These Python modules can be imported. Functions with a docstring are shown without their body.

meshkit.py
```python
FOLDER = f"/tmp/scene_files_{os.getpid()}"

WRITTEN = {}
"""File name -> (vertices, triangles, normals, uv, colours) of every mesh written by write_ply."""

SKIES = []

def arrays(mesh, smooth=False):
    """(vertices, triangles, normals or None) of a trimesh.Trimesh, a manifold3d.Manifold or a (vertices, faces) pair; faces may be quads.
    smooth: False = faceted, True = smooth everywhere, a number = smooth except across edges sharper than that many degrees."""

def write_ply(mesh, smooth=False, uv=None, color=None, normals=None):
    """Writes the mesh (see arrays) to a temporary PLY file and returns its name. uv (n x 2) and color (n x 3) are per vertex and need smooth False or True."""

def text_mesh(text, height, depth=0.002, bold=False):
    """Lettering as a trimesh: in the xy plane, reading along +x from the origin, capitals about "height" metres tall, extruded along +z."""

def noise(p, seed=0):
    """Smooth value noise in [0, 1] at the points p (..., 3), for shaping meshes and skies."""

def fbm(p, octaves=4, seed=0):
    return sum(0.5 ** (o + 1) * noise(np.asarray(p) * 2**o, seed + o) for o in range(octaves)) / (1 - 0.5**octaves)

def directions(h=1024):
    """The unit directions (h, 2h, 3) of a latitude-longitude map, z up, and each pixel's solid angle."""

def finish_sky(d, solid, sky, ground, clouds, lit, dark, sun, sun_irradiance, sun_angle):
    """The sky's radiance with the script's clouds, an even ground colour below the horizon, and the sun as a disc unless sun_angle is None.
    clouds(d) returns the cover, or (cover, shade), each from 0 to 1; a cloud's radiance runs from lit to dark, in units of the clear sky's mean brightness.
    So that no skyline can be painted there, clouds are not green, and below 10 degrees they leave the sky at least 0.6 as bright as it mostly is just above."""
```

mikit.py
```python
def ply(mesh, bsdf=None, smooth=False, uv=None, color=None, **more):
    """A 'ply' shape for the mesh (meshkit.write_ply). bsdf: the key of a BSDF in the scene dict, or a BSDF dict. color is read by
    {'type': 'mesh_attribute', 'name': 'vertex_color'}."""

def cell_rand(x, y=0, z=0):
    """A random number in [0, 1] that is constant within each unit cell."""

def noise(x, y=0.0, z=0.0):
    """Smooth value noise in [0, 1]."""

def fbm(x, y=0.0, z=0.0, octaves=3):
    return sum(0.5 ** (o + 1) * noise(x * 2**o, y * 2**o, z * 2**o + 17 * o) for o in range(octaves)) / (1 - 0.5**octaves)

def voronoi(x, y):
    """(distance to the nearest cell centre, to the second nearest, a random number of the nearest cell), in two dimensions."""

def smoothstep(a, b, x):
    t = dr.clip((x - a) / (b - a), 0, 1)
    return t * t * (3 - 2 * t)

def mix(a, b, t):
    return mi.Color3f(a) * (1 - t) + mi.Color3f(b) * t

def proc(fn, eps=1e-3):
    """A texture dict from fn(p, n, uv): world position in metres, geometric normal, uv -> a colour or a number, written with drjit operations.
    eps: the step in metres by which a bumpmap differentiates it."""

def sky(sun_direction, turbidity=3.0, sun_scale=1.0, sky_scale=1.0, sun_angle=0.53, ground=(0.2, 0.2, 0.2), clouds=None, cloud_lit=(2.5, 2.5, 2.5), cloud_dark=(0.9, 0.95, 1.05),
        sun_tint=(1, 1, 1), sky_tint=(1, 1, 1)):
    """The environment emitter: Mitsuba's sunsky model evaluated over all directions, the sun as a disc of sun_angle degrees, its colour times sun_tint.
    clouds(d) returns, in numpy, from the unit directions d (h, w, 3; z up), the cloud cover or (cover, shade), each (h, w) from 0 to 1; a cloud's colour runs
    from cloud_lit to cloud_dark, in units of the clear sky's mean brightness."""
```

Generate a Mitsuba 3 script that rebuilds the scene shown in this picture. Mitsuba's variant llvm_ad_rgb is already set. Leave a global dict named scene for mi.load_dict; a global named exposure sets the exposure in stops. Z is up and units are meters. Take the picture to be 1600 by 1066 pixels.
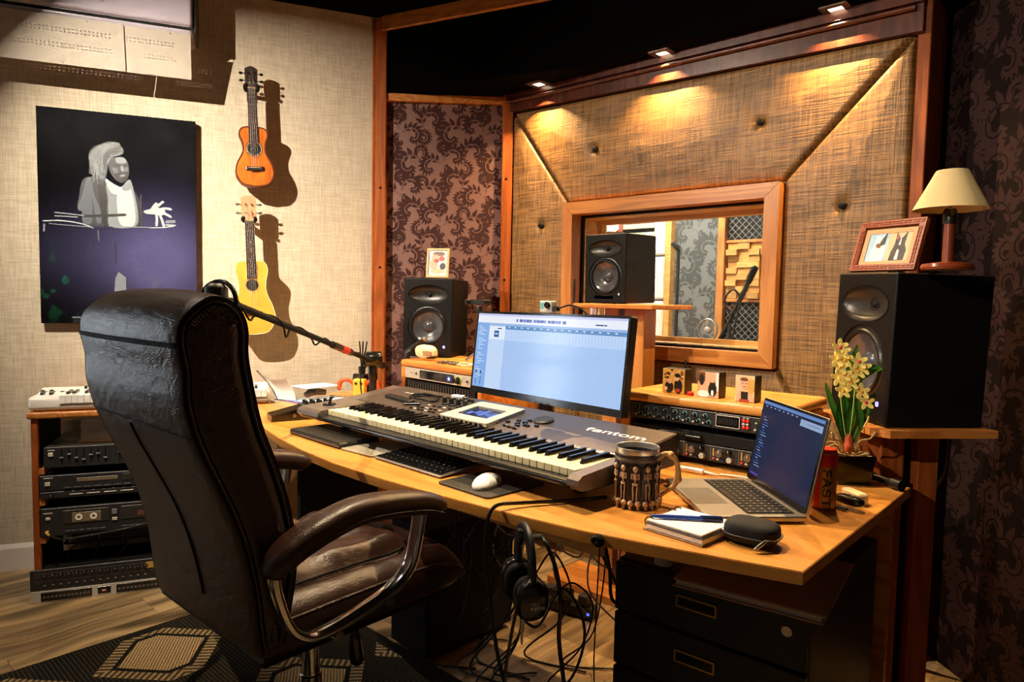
import math, random
import numpy as np, trimesh, manifold3d as m3, shapely
from shapely.geometry import Polygon, Point, LineString
import drjit as dr, mitsuba as mi, mikit, meshkit
from mikit import proc, noise, fbm, cell_rand, smoothstep, mix
T = mi.ScalarTransform4f
rng = random.Random(7)
scene, labels, place, used = {}, {}, {}, set()

# ---------------------------------------------------------------- camera, lights, exposure
exposure = 0.0
def cam_matrix():
    pit, rol, az = math.radians(3.61), math.radians(-1.075), math.radians(132.7)
    fwd = np.array([0, math.cos(pit), -math.sin(pit)]); down = np.array([0, -math.sin(pit), -math.cos(pit)]); right = np.array([1., 0, 0])
    c, s = math.cos(rol), math.sin(rol)
    up = -(-s*right + c*down)
    b = np.array([[math.sin(az), math.cos(az), 0], [-math.cos(az), math.sin(az), 0], [0, 0, 1]])
    return b@fwd, b@up
_f, _u = cam_matrix()
EYE = [0, 0, 1.21]
scene['camera'] = {'type': 'perspective', 'fov': math.degrees(2*math.atan(800/1067)), 'fov_axis': 'x', 'near_clip': 0.02, 'far_clip': 60,
                   'to_world': T().look_at(origin=EYE, target=(np.array(EYE)+_f).tolist(), up=_u.tolist())}
def spot(key, pos, target, rgb, cut, beam):
    scene[key] = {'type': 'spot', 'to_world': T().look_at(origin=list(pos), target=list(target), up=[0.1, 1, 0.05]),
                  'intensity': {'type': 'rgb', 'value': list(rgb)}, 'cutoff_angle': cut, 'beam_width': beam, 'sampling_weight': 6.0}
WHITEWARM = np.array([1.0, 0.84, 0.65]); WARM = np.array([1.0, 0.62, 0.27]); HALOGEN = np.array([1.0, 0.74, 0.45]); COOL = np.array([0.80, 0.90, 1.0])
DOWN = [(-2.125, 2.455, 2.195), (-1.48, 2.470, 2.195), (-0.82, 2.475, 2.195)]      # soffit downlights over the padded wall
for i, d in enumerate(DOWN):
    spot('downlight_beam_%d' % i, (d[0], d[1], d[2]-.012), (d[0]+.0, d[1]-.50, 0), WARM*8.0, 60, 14)
WALLSPOT = (-2.45, 0.12, 2.42)                                                   # ceiling spot that grazes the fabric wall
spot('wall_spot_beam', WALLSPOT, (-3.05, 1.60, 1.20), WHITEWARM*42.0, 41, 3)
KEYSPOT = (-2.20, 0.30, 2.42)                                                    # its twin aimed across the desk at the window wall
spot('key_spot_beam', KEYSPOT, (-1.10, 2.20, 1.05), WHITEWARM*14.5, 42, 22)
BACKSPOT = (-1.00, -1.60, 2.42)                                                  # third of the row, at the back, aimed at the table lamp
spot('back_spot_beam', BACKSPOT, (-.62, 2.25, 1.40), WHITEWARM*26.0, 15, 7)
DESKSPOT = (-1.45, 1.30, 2.50)                                                   # ceiling spot over the desk
spot('desk_spot_beam', (DESKSPOT[0], DESKSPOT[1], 2.47), (-1.30, 1.35, 0.75), HALOGEN*14.0, 50, 30)
FILLPANEL = (-2.6, -1.3, 2.55)                                                    # unseen fill panel, added on the ceiling behind the camera
FILL_RADIANCE = WHITEWARM*2.2
DAYLIGHT = COOL*8.0                                                              # window of the fabric wall, left of the picture
BOOTH_RADIANCE = np.array([1.0, 0.90, 0.72])*70.0

# ---------------------------------------------------------------- helpers
def lin(h):
    h = h.lstrip('#'); c = [int(h[i:i+2], 16)/255 for i in (0, 2, 4)]
    return [x/12.92 if x <= .04045 else ((x+.055)/1.055)**2.4 for x in c]
def rgb(v): return {'type': 'rgb', 'value': list(map(float, v))}
def two(b): return {'type': 'twosided', 'b': b}
def M(loc=(0, 0, 0), rz=0, rx=0, ry=0):
    a, b, c = np.radians([rz, rx, ry]); R = np.eye(4)
    Rz = np.array([[np.cos(a), -np.sin(a), 0], [np.sin(a), np.cos(a), 0], [0, 0, 1]])
    Rx = np.array([[1, 0, 0], [0, np.cos(b), -np.sin(b)], [0, np.sin(b), np.cos(b)]])
    Ry = np.array([[np.cos(c), 0, np.sin(c)], [0, 1, 0], [-np.sin(c), 0, np.cos(c)]])
    R[:3, :3] = Rz@Rx@Ry; R[:3, 3] = loc
    return R
def numbered(base):
    k, n = base, 0
    while k in used: n += 1; k = '%s_%03d' % (base, n)
    used.add(k); return k
def thing(name, label, cat, loc=(0, 0, 0), rz=0, group=None, m=None):
    k = numbered(name); place[k] = M(loc, rz) if m is None else m
    labels[k] = {'label': label, 'category': cat}
    if group: labels[k]['group'] = group
    return k
def tomesh(x):
    if hasattr(x, 'to_mesh'):
        q = x.to_mesh(); return trimesh.Trimesh(np.array(q.vert_properties[:, :3]), np.array(q.tri_verts), process=False)
    if isinstance(x, (list, tuple)): return trimesh.util.concatenate([tomesh(i) for i in x])
    return x
def put(key, mesh, mat, smooth, m, **kw):
    mesh = tomesh(mesh)
    if m is not None: mesh = mesh.copy(); mesh.apply_transform(m)
    scene[key] = mikit.ply(mesh, mat, smooth=smooth, **kw)
def part(parent, name, mesh, mat, smooth=False, label=None, m=None, kind=None, **kw):
    k = numbered(parent+'__'+name); root = place[parent.split('__')[0]]
    put(k, mesh, mat, smooth, root if m is None else root@m, **kw)
    if label or kind: labels[k] = {}
    if label: labels[k]['label'] = label
    if kind: labels[k]['kind'] = kind
    return k
def solo(name, label, cat, mesh, mat, smooth=False, m=None, group=None, kind=None, **kw):
    k = numbered(name); place[k] = np.eye(4) if m is None else m
    put(k, mesh, mat, smooth, m, **kw)
    labels[k] = {'label': label, 'category': cat}
    if group: labels[k]['group'] = group
    if kind: labels[k]['kind'] = kind
    return k
def struct(name, mesh, mat, smooth=False, label=None, **kw):
    k = numbered(name); place[k] = np.eye(4); put(k, mesh, mat, smooth, None, **kw)
    labels[k] = {'kind': 'structure', 'label': label or name.replace('_', ' ')}
    return k
def box(x0, x1, y0, y1, z0, z1):
    b = trimesh.creation.box((x1-x0, y1-y0, z1-z0)); b.apply_translation(((x0+x1)/2, (y0+y1)/2, (z0+z1)/2)); return b
_OCT = {}
def rbox(x0, x1, y0, y1, z0, z1, r=.003, seg=1):
    """box with rounded edges: hull of eight corner balls"""
    r = min(r, (x1-x0)/2.01, (y1-y0)/2.01, (z1-z0)/2.01)
    if seg == 1: pts = np.array([[1, .0, .0], [0, 1, 0], [0, 0, 1], [.577, .577, .577]]) if r > .004 else np.eye(3)
    else:
        a = np.linspace(0, np.pi/2, seg+2); pts = np.array([[np.cos(i)*np.cos(j), np.sin(i)*np.cos(j), np.sin(j)] for i in a for j in a])
    P = [np.where(np.array(s) > 0, [x1-r, y1-r, z1-r], [x0+r, y0+r, z0+r])+pts*r*np.array(s) for s in np.ndindex(2, 2, 2) for s in [[2*q-1 for q in s]]]
    return trimesh.convex.convex_hull(np.vstack(P))
def cyl(r, p0, p1, n=20, r2=None):
    p0, p1 = np.array(p0, float), np.array(p1, float); return tube([p0, p1], [r, r if r2 is None else r2], n, spline=0)
def lathe(prof, n=32, loc=(0, 0, 0)):
    a = np.array(prof, float); b = trimesh.creation.revolve(a, sections=n); b.apply_translation(loc)
    if b.volume < 0: b.invert()
    return b
def catmull(p, k=6, closed=False):
    p = np.asarray(p, float)
    q = np.vstack([p[-1], p, p[:2]]) if closed else np.vstack([2*p[0]-p[1], p, 2*p[-1]-p[-2]])
    out = []
    for i in range(len(q)-3):
        a, b, c, d = q[i:i+4]
        for t in np.arange(k)/k: out.append(.5*((2*b)+(c-a)*t+(2*a-5*b+4*c-d)*t*t+(3*b-a-3*c+d)*t**3))
    if not closed: out.append(p[-1])
    return np.array(out)
def tube(pts, r, n=8, spline=5, closed=False, cap=True, sect=None, up=None):
    """sweep of a round (or sect: k x 2) section along points; r may vary per control point"""
    p = np.asarray(pts, float); rr = np.broadcast_to(np.asarray(r, float), (len(p),))
    if spline:
        rr = catmull(np.stack([rr, rr*0], 1), spline, closed)[:, 0]; p = catmull(p, spline, closed)
    if closed: t = np.roll(p, -1, 0)-np.roll(p, 1, 0)
    else: t = np.gradient(p, axis=0)
    t /= np.linalg.norm(t, axis=1, keepdims=True)+1e-12
    u = np.array([0, 0, 1.]) if abs(t[0][2]) < .9 else np.array([1., 0, 0])
    if up is not None: u = np.array(up, float)
    fr = []
    a = np.cross(t[0], u); a /= np.linalg.norm(a)
    for i in range(len(p)):
        if up is not None: a = np.cross(t[i], u)
        a = a-t[i]*(a@t[i]); a /= np.linalg.norm(a)+1e-12; fr.append((a.copy(), np.cross(a, t[i])))
    s = np.stack([np.cos(np.arange(n)*2*np.pi/n), np.sin(np.arange(n)*2*np.pi/n)], 1) if sect is None else np.asarray(sect, float)
    n = len(s)
    v = np.vstack([p[i]+rr[i]*(s[:, :1]*fr[i][0]+s[:, 1:]*fr[i][1]) for i in range(len(p))])
    f, L = [], len(p)
    for i in range(L if closed else L-1):
        i2 = (i+1) % L
        for j in range(n):
            k = (j+1) % n; f += [[i*n+j, i2*n+j, i2*n+k], [i*n+j, i2*n+k, i*n+k]]
    if cap and not closed:
        v = np.vstack([v, p[0], p[-1]])
        for j in range(n): f += [[len(v)-2, j, (j+1) % n], [len(v)-1, (L-1)*n+(j+1) % n, (L-1)*n+j]]
    b = trimesh.Trimesh(v, np.array(f), process=False)
    if b.volume < 0: b.invert()
    return b
def prism(poly, h, m=None):
    poly = poly if hasattr(poly, 'geom_type') else Polygon(poly)
    gs = [g for g in getattr(poly, 'geoms', [poly]) if g.geom_type == 'Polygon' and g.area > 1e-9]
    b = trimesh.util.concatenate([trimesh.creation.extrude_polygon(g, h, engine='earcut') for g in gs])
    if m is not None: b.apply_transform(m)
    return b
XZ = np.array([[1, 0, 0, 0], [0, 0, -1, 0], [0, 1, 0, 0], [0, 0, 0, 1.]])      # polygon (x, z), extruded towards -y
YZ = np.array([[0, 0, 1, 0], [1, 0, 0, 0], [0, 1, 0, 0], [0, 0, 0, 1.]])      # polygon (y, z), extruded towards +x
def mv(b, loc=(0, 0, 0), rz=0, rx=0, ry=0):
    b = tomesh(b).copy(); b.apply_transform(M(loc, rz, rx, ry)); return b
def rrect(w, h, r, n=5):
    return shapely.box(-w/2+r, -h/2+r, w/2-r, h/2-r).buffer(r, quad_segs=n)
def text(s, height, width=None, depth=.0006, bold=False):
    """lettering centred at the origin, in xy, rising along +z"""
    b = meshkit.text_mesh(s, height, depth, bold); lo, hi = b.bounds
    b.apply_translation([-(lo[0]+hi[0])/2, -(lo[1]+hi[1])/2, 0])
    if width: b.apply_scale([width/(hi[0]-lo[0]), 1, 1])
    return b
def ball(r, loc=(0, 0, 0), sub=2, sc=(1, 1, 1)):
    b = trimesh.creation.icosphere(sub, r); b.apply_scale(sc); b.apply_translation(loc); return b
def disc(r, h=.001, n=24): return prism(Point(0, 0).buffer(r, quad_segs=n//4), h)
def ring(r1, r0, h=.001, n=32): return prism(Point(0, 0).buffer(r1, quad_segs=n//4).difference(Point(0, 0).buffer(r0, quad_segs=n//4)), h)
def ell(cx, cy, a, b, n=8, rot=0):
    return shapely.affinity.rotate(shapely.affinity.scale(Point(cx, cy).buffer(1, quad_segs=n), a, b), rot)
def torus(R, r, n=40, k=10): return trimesh.creation.torus(R, r, major_sections=n, minor_sections=k)
XZf = XZ                                                                   # flat art on a front face (towards -y)

# ---------------------------------------------------------------- materials
def mat(key, base, rough=.5, metal=0., spec=.5, coat=0., **kw):
    b = {'type': 'principled', 'base_color': base if isinstance(base, dict) else rgb(lin(base)), 'roughness': rough, 'metallic': metal, 'specular': spec}
    if coat: b['clearcoat'] = coat; b['clearcoat_gloss'] = .9
    b.update(kw); scene[key] = two(b); return key
def bumped(key, base, rough, fn, scale, eps=1e-3, **kw):
    b = {'type': 'principled', 'base_color': base if isinstance(base, dict) else rgb(lin(base)), 'roughness': rough, **kw}
    scene[key] = two({'type': 'bumpmap', 'arbitrary': proc(fn, eps), 'scale': scale, 'bsdf': b}); return key
C3 = lambda h: mi.Color3f(lin(h))
mat('black_plastic', '#141414', .42); mat('black_matte', '#0d0d0d', .75, spec=.25); mat('black_gloss', '#0a0a0b', .12, coat=.6)
mat('dark_grey', '#2b2b2d', .5); mat('mid_grey', '#6d6c6b', .5); mat('light_grey', '#b9b6b0', .5); mat('white_plastic', '#e4e1da', .4)
mat('cream', '#e3d3a6', .45); mat('white_paper', '#f1efe9', .8); mat('chrome', '#d8d8da', .09, 1.); mat('steel', '#b8b6b2', .28, 1.)
mat('aluminium', '#b4b0a8', .36, .85); mat('gunmetal', '#7d736c', .34, .7); mat('brass', '#c79a4e', .3, 1.); mat('rubber', '#101010', .85, spec=.2)
mat('black_void', '#030303', .95, spec=.05); mat('red', '#c9261b', .4); mat('blue', '#1b3f9e', .35); mat('orange', '#e0561c', .45); mat('yellow', '#e8b13a', .5)
mat('bone', '#c9a583', .55); mat('green_dark', '#3f7d2b', .45, coat=.3); mat('green_light', '#86a54e', .5); mat('petal', '#f7e27c', .6); mat('pink', '#c93a55', .6)
mat('tan_card', '#a07d5c', .75); mat('shade_cloth', '#d9c08a', .85); mat('skin', '#d29a78', .6); mat('mauve_paper', '#6b5fa8', .6); mat('gold_matte', '#b79145', .45)
mat('mouse_white', '#efeeea', .22, coat=.5); mat('leather_pad', '#26231f', .5); mat('grey_trackpad', '#9c9686', .45)
scene['clear_plastic'] = {'type': 'thindielectric'}
scene['pane_glass'] = {'type': 'thindielectric'}
def emit(key, col, power):                                                    # glowing parts: screens, lamps, indicator lights, one lamp reflection
    return {'type': 'area', 'radiance': rgb(np.array(lin(col))*power), 'sampling_weight': .02}
def wood(along, dark, light, fine=420., rough=.38, coat=.35, key=None, ring_=16., spec=.45):
    ax = {'x': 0, 'y': 1, 'z': 2}[along]
    def fn(p, n, uv):
        q = [p.x*9., p.y*9., p.z*9.]; f = [p.x*fine, p.y*fine, p.z*fine]
        q[ax] = q[ax]*.11; f[ax] = f[ax]*.03
        g = fbm(q[0], q[1], q[2], 3); w = .5+.5*dr.sin(g*ring_*3.)
        return mix(lin(dark), lin(light), dr.clip(.55*w+.45*noise(f[0], f[1], f[2]), 0, 1))
    mat(key, proc(fn), rough, coat=coat, spec=spec); return key
wood('x', '#ad712c', '#d6974a', key='wood_desk', rough=.3, ring_=7.)
wood('z', '#7c3c17', '#a85a26', key='wood_post', coat=.08, spec=.2, rough=.5)
wood('x', '#a05c26', '#cb873f', key='wood_rail')
wood('z', '#a8642c', '#c98a48', key='wood_frame', ring_=10.)
wood('z', '#331208', '#5a2611', key='wood_dark', rough=.3)
wood('x', '#c08c48', '#dcb06c', key='wood_pale', rough=.5, coat=0.)
wood('z', '#9a4c16', '#cc6f22', key='uke_top', rough=.22, coat=.8, fine=700.)
def weave_fn(h, a, b, f=260., grain=1.):
    def fn(p, n, uv):
        u = p.x*h[0]+p.y*h[1]
        w = .5*noise(u*f, p.z*f*.05, 1.)+.5*noise(u*f*.05, p.z*f, 7.)
        big = fbm(u*3., p.z*3., 3., 2)
        return mix(lin(a), lin(b), dr.clip(.5+(w-.5)*1.7*grain+(big-.5)*.25, 0, 1))
    return fn
def weave_bump(h, f):
    def fn(p, n, uv):
        u = p.x*h[0]+p.y*h[1]
        return .5*noise(u*f, p.z*f*.05, 1.)+.5*noise(u*f*.05, p.z*f, 7.)
    return fn
bumped('linen_wall', proc(weave_fn((.435, .90), '#b5a993', '#cfc5b1', 420.)), .85, weave_bump((.435, .90), 300.), .001, specular=.2)
bumped('burlap', proc(weave_fn((1., 0.), '#5a4022', '#97703f', 300., .95)), .5, weave_bump((1., 0.), 300.), .0014, specular=.45)
bumped('leather', '#2a1813', .33, lambda p, n, uv: fbm(p.x*60., p.y*60., p.z*60., 3)+.35*noise(p.x*600., p.y*600., p.z*600.), .0028, clearcoat=.35, clearcoat_gloss=.7)
bumped('leather_arm', '#2e1912', .36, lambda p, n, uv: fbm(p.x*25., p.y*25., p.z*25., 3)+.2*noise(p.x*600., p.y*600., p.z*600.), .003, clearcoat=.3, clearcoat_gloss=.7)
mat('paper_left', '#75554d', .45, spec=.5, sheen=.2); mat('paper_leaf_left', '#3a2423', .8, spec=.15); mat('paper_right_shaded', '#170e0d', .75, spec=.1); mat('paper_leaf_right_shaded', '#332221', .8, spec=.1)  # right paper is a darkened copy, shade put into its colour
mat('paper_grey', '#63686a', .5); mat('paper_leaf_grey', '#3d4142', .8)
def floor_fn(p, n, uv):
    row = dr.floor(p.x/.19); y = p.y+row*.47; cell = dr.floor(y/1.22)
    r = cell_rand(row, cell, 3.); k = cell_rand(row, cell, 9.)*40.
    wob = fbm(p.y*2.6+k, p.x*5., k+3., 2)-.5
    g = fbm(p.y*1.5+k, (p.x+wob*.16)*26., k, 4); fine = noise(p.y*14., p.x*520., k)
    kn = noise(p.y*4.5+k, p.x*9., k+5.); knot = smoothstep(.74, .92, kn)
    c = mix(lin('#5e4c34'), lin('#bba075'), dr.clip(.42+(g-.5)*1.9+.34*(fine-.5)+.22*(r-.5), 0, 1))
    return c*(1-.6*knot)
mat('floor_wood', proc(floor_fn), .42, coat=.15)
def rug_fn(p, n, uv):
    x, y = p.x+2.557, 1.432-p.y                                             # from the corner at the fabric wall and the desk
    P, Q = .52, .46
    u, v = (x-.215)/P, (y-.585)/Q
    ru = dr.round(u); ok = ru-2*dr.floor(ru/2)
    vv = v+.5*ok; a, b = dr.abs(u-ru)*P, dr.abs(vv-dr.round(vv))*Q
    d = a*.80+b*.98                                                         # rounded diamond distance
    d = dr.maximum(d, a*1.05)
    line = dr.sin((p.x*.55+p.y*.83)*2*np.pi/.0095)
    diag = dr.sin((a*1.0-b*.9)*2*np.pi/.026)
    thread = .75+.25*noise(p.x*700., p.y*700.)
    tan, blk = mi.Color3f(lin('#a8906a')), mi.Color3f(lin('#15140f'))
    inner = dr.select(d < .135, dr.select(line > -.45, 1., .25), 0.)
    band = dr.select((d > .155) & (d < .205), dr.select(diag > .05, .75, .12), 0.)
    t = dr.maximum(inner, band)
    t = dr.select((x < .045) | (y < .045), 0., t)
    t = dr.maximum(t, dr.select((d > .205), dr.select(dr.sin(p.y*2*np.pi/.012) > .8, .10, .0), 0.))
    return (tan*t+blk*(1-t))*thread
mat('rug_weave', proc(rug_fn, 2e-3), .9, spec=.15)
def poster_fn(p, n, uv):
    s = (p.x+3.542)*.4352+(p.y-.625)*.9003-.18; z = p.z-1.066
    g = dr.exp(-(dr.square((s-.46)/.20)+dr.square((z-.27)/.22))); h = .5*dr.exp(-(dr.square((s-.25)/.3)+dr.square((z-.30)/.16)))
    sm = fbm(s*9., z*6., 2., 3)*smoothstep(.55, .9, z)*.035
    gr = smoothstep(.60, .72, fbm(s*22., z*22., 5., 2))*dr.exp(-(dr.square((s-.06)/.07)+dr.square((z-.16)/.12)))
    c = mi.Color3f(lin('#030304'))+mi.Color3f(.060, .058, .150)*dr.clip(g+.6*h, 0, 1)+mi.Color3f(.3, .33, .42)*sm+mi.Color3f(.0, .05, .018)*gr
    return c*(.8+.4*noise(s*500., z*500.))
mat('poster_print', proc(poster_fn), .8, spec=.05)
# ---------------------------------------------------------------- the room
W0, WD, WN = np.array([-3.542, .625]), np.array([.4352, .9003]), np.array([.9003, -.4352])   # fabric wall: a point, its direction, its normal into the room
def W(s, off=0, z=0): q = W0+WD*s+WN*off; return (q[0], q[1], z)
A, B2, C2, D2 = W0+WD*1.612, np.array([-2.381, 2.545]), np.array([-.545, 2.745]), np.array([1.80, .557])
CEIL = 2.57
def wall(a, b, z0, z1, t=.12):
    a, b = np.array(a), np.array(b); d = (b-a)/np.linalg.norm(b-a); n = np.array([-d[1], d[0]])*t
    return prism(Polygon([a, b, b+n, a+n]), z1-z0, M((0, 0, z0)))
struct('wall_left', wall(W(-1.55)[:2], A, 0, CEIL), 'linen_wall', label='cream linen covered wall with the picture and ukuleles')
wc_ = struct('wall_corner', wall(A, B2, 0, CEIL), 'paper_left', label='brown leaf damask wall behind the small speaker')
wr_ = struct('wall_right', wall(C2-np.array([.731, -.682])*.2, D2, 0, CEIL), 'paper_right_shaded', label='leaf damask wall behind the lamp, shade put into its colour')
# printed acanthus scrolls of the damask paper (flat print, laid on as thin leaf shapes)
def lobe(p, a, l, w):
    q = np.array([(0, -.15), (.25, -.5), (.6, -.42), (1, 0), (.6, .42), (.25, .5), (0, .15)]); q = np.column_stack([q[:, 0]*l, q[:, 1]*w]); q = catmull(q, 3, True)
    c, s_ = math.cos(a), math.sin(a); return Polygon(q@np.array([[c, s_], [-s_, c]])+p).buffer(0)
def scroll(cx, cy, r0, r1, a0, span, big, mir=1):
    out, N = [], 13; sp_ = []
    for i in range(N):
        t = i/(N-1); r = r0*(1-t)+r1*t; a = a0+span*t; p = np.array([math.cos(a), math.sin(a)])*r; sp_.append(p); h = a+math.pi/2*np.sign(span)
        if i > 0:
            k = big*(.55+.55*math.sin(math.pi*min(1, t*.8+.2)))
            out.append(lobe(p, a+.75*np.sign(span), k*.34, k*.16))
            if i % 2: out.append(lobe(p, h+1.0*np.sign(span), k*.26, k*.13))
    out.append(LineString(catmull(np.array(sp_), 4)).buffer(.018*big+.002)); out.append(Point(sp_[-1]).buffer(big*.10))
    vein = LineString(catmull(np.array(sp_), 4)).buffer(.0022)
    g = shapely.union_all(out).difference(vein); g = shapely.affinity.scale(g, mir, 1, origin=(0, 0)); return shapely.affinity.translate(g, cx, cy)
CELL = [scroll(.060, .060, .062, .016, 2.6, -5.0, .125), scroll(.155, .135, .058, .014, -.6, 4.8, .12), scroll(.045, .205, .050, .012, .4, 4.6, .10), scroll(.165, .255, .052, .012, 3.4, -4.8, .105), scroll(.105, .100, .03, .01, -1.6, 3.6, .07), scroll(.105, .185, .03, .01, 1.5, -3.6, .07), scroll(.205, .045, .034, .01, 1.2, 4., .075), scroll(.01, .13, .03, .01, 4.2, -4., .07), scroll(.105, .292, .028, .01, .0, 4., .06), scroll(.105, .02, .028, .01, 3., 4., .06)]
CELLU = shapely.union_all(CELL).simplify(.0006)
def paper(host, m, w, z0, z1, mt, sc=1.):
    """prints the pattern on a wall: m maps (x along, y up) with +z out of the wall"""
    P, Q = .21*sc, .30*sc; g = shapely.affinity.scale(CELLU, sc, sc, origin=(0, 0)); fr = shapely.box(0, z0, w, z1); ps = []
    for i in range(-1, int(w/P)+1):
        for j in range(int(z0/Q)-1, int(z1/Q)+1):
            q = shapely.affinity.translate(shapely.affinity.scale(g, 1 if j % 2 else -1, 1, origin=(P/2, 0)), i*P, j*Q+(Q/2 if i % 2 else 0)).intersection(fr)
            if q.area > 1e-5: ps.append(prism(q, .0006))
    part(host, 'printed_leaves', ps, mt, m=m, kind='stuff')
def wallm(a, d, out): return np.array([[d[0], 0, out[0], a[0]], [d[1], 0, out[1], a[1]], [0, 1, 0, 0], [0, 0, 0, 1.]])
dl_ = (B2-A)/np.linalg.norm(B2-A); paper(wc_, wallm(A, dl_, (dl_[1], -dl_[0])), np.linalg.norm(B2-A), .70, 2.2, 'paper_leaf_left')
dr_ = (D2-C2)/np.linalg.norm(D2-C2); paper(wr_, wallm(C2-dr_*.2, dr_, (dr_[1], -dr_[0])), 2.1, 0, CEIL, 'paper_leaf_right_shaded', 1.25)
back = [D2, np.array([1.3, -2.3]), np.array([-2.2, -2.9]), np.array(W(-1.55)[:2])]
for i in range(3): struct('wall_back', wall(back[i], back[i+1], 0, CEIL), 'linen_wall')
ring_pts = [tuple(A), tuple(B2), (-2.36, 2.75), tuple(C2)]+[tuple(q) for q in back]
struct('ceiling', prism(Polygon(ring_pts).buffer(.12), .1, M((0, 0, CEIL))), 'black_void', label='black ceiling')
# floor of laminate planks
fl = Polygon(ring_pts).buffer(.1)
struct('floor', prism(fl, .05, M((0, 0, -.058))), 'floor_wood', label='oak laminate floor')
for row in range(-24, 12):
    x0 = row*.19
    for cell in range(-3, 4):
        y0 = cell*1.22-row*.47+1.22*math.floor(row*.47/1.22)
        g = shapely.box(x0+.0007, y0+.0007, x0+.1893, y0+1.2193).intersection(fl)
        if g.is_empty or g.area < .002 or g.geom_type != 'Polygon': continue
        if -.678*g.centroid.x+.735*g.centroid.y < .5: continue
        part('floor', 'plank', prism(g.simplify(.001), .008, M((0, 0, -.008))), 'floor_wood')
struct('baseboard_left', prism([(0, 0), (.016, 0), (.016, .095), (.006, .112), (0, .112)], 3.0, np.array([[WN[0], 0, WD[0], W(-1.4)[0]], [WN[1], 0, WD[1], W(-1.4)[1]], [0, 1, 0, 0], [0, 0, 0, 1.]])), 'white_plastic', label='white baseboard of the fabric wall')
def along(a, b, z0, z1, off0, off1, ext=0):
    """box along a->b in plan, offsets measured to the right of a->b (into the room for our wall order)"""
    a, b = np.array(a, float), np.array(b, float); d = (b-a)/np.linalg.norm(b-a); n = np.array([d[1], -d[0]])
    m = np.eye(4); m[:2, 0] = d; m[:2, 1] = -n; m[:2, 3] = a-d*ext
    q = rbox(0, np.linalg.norm(b-a)+2*ext, -off1, -off0, z0, z1, .003); q.apply_transform(m)
    if q.volume < 0: q.invert()
    return q
dL = (B2-A)/np.linalg.norm(B2-A)
def L(s): return A+dL*s
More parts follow.
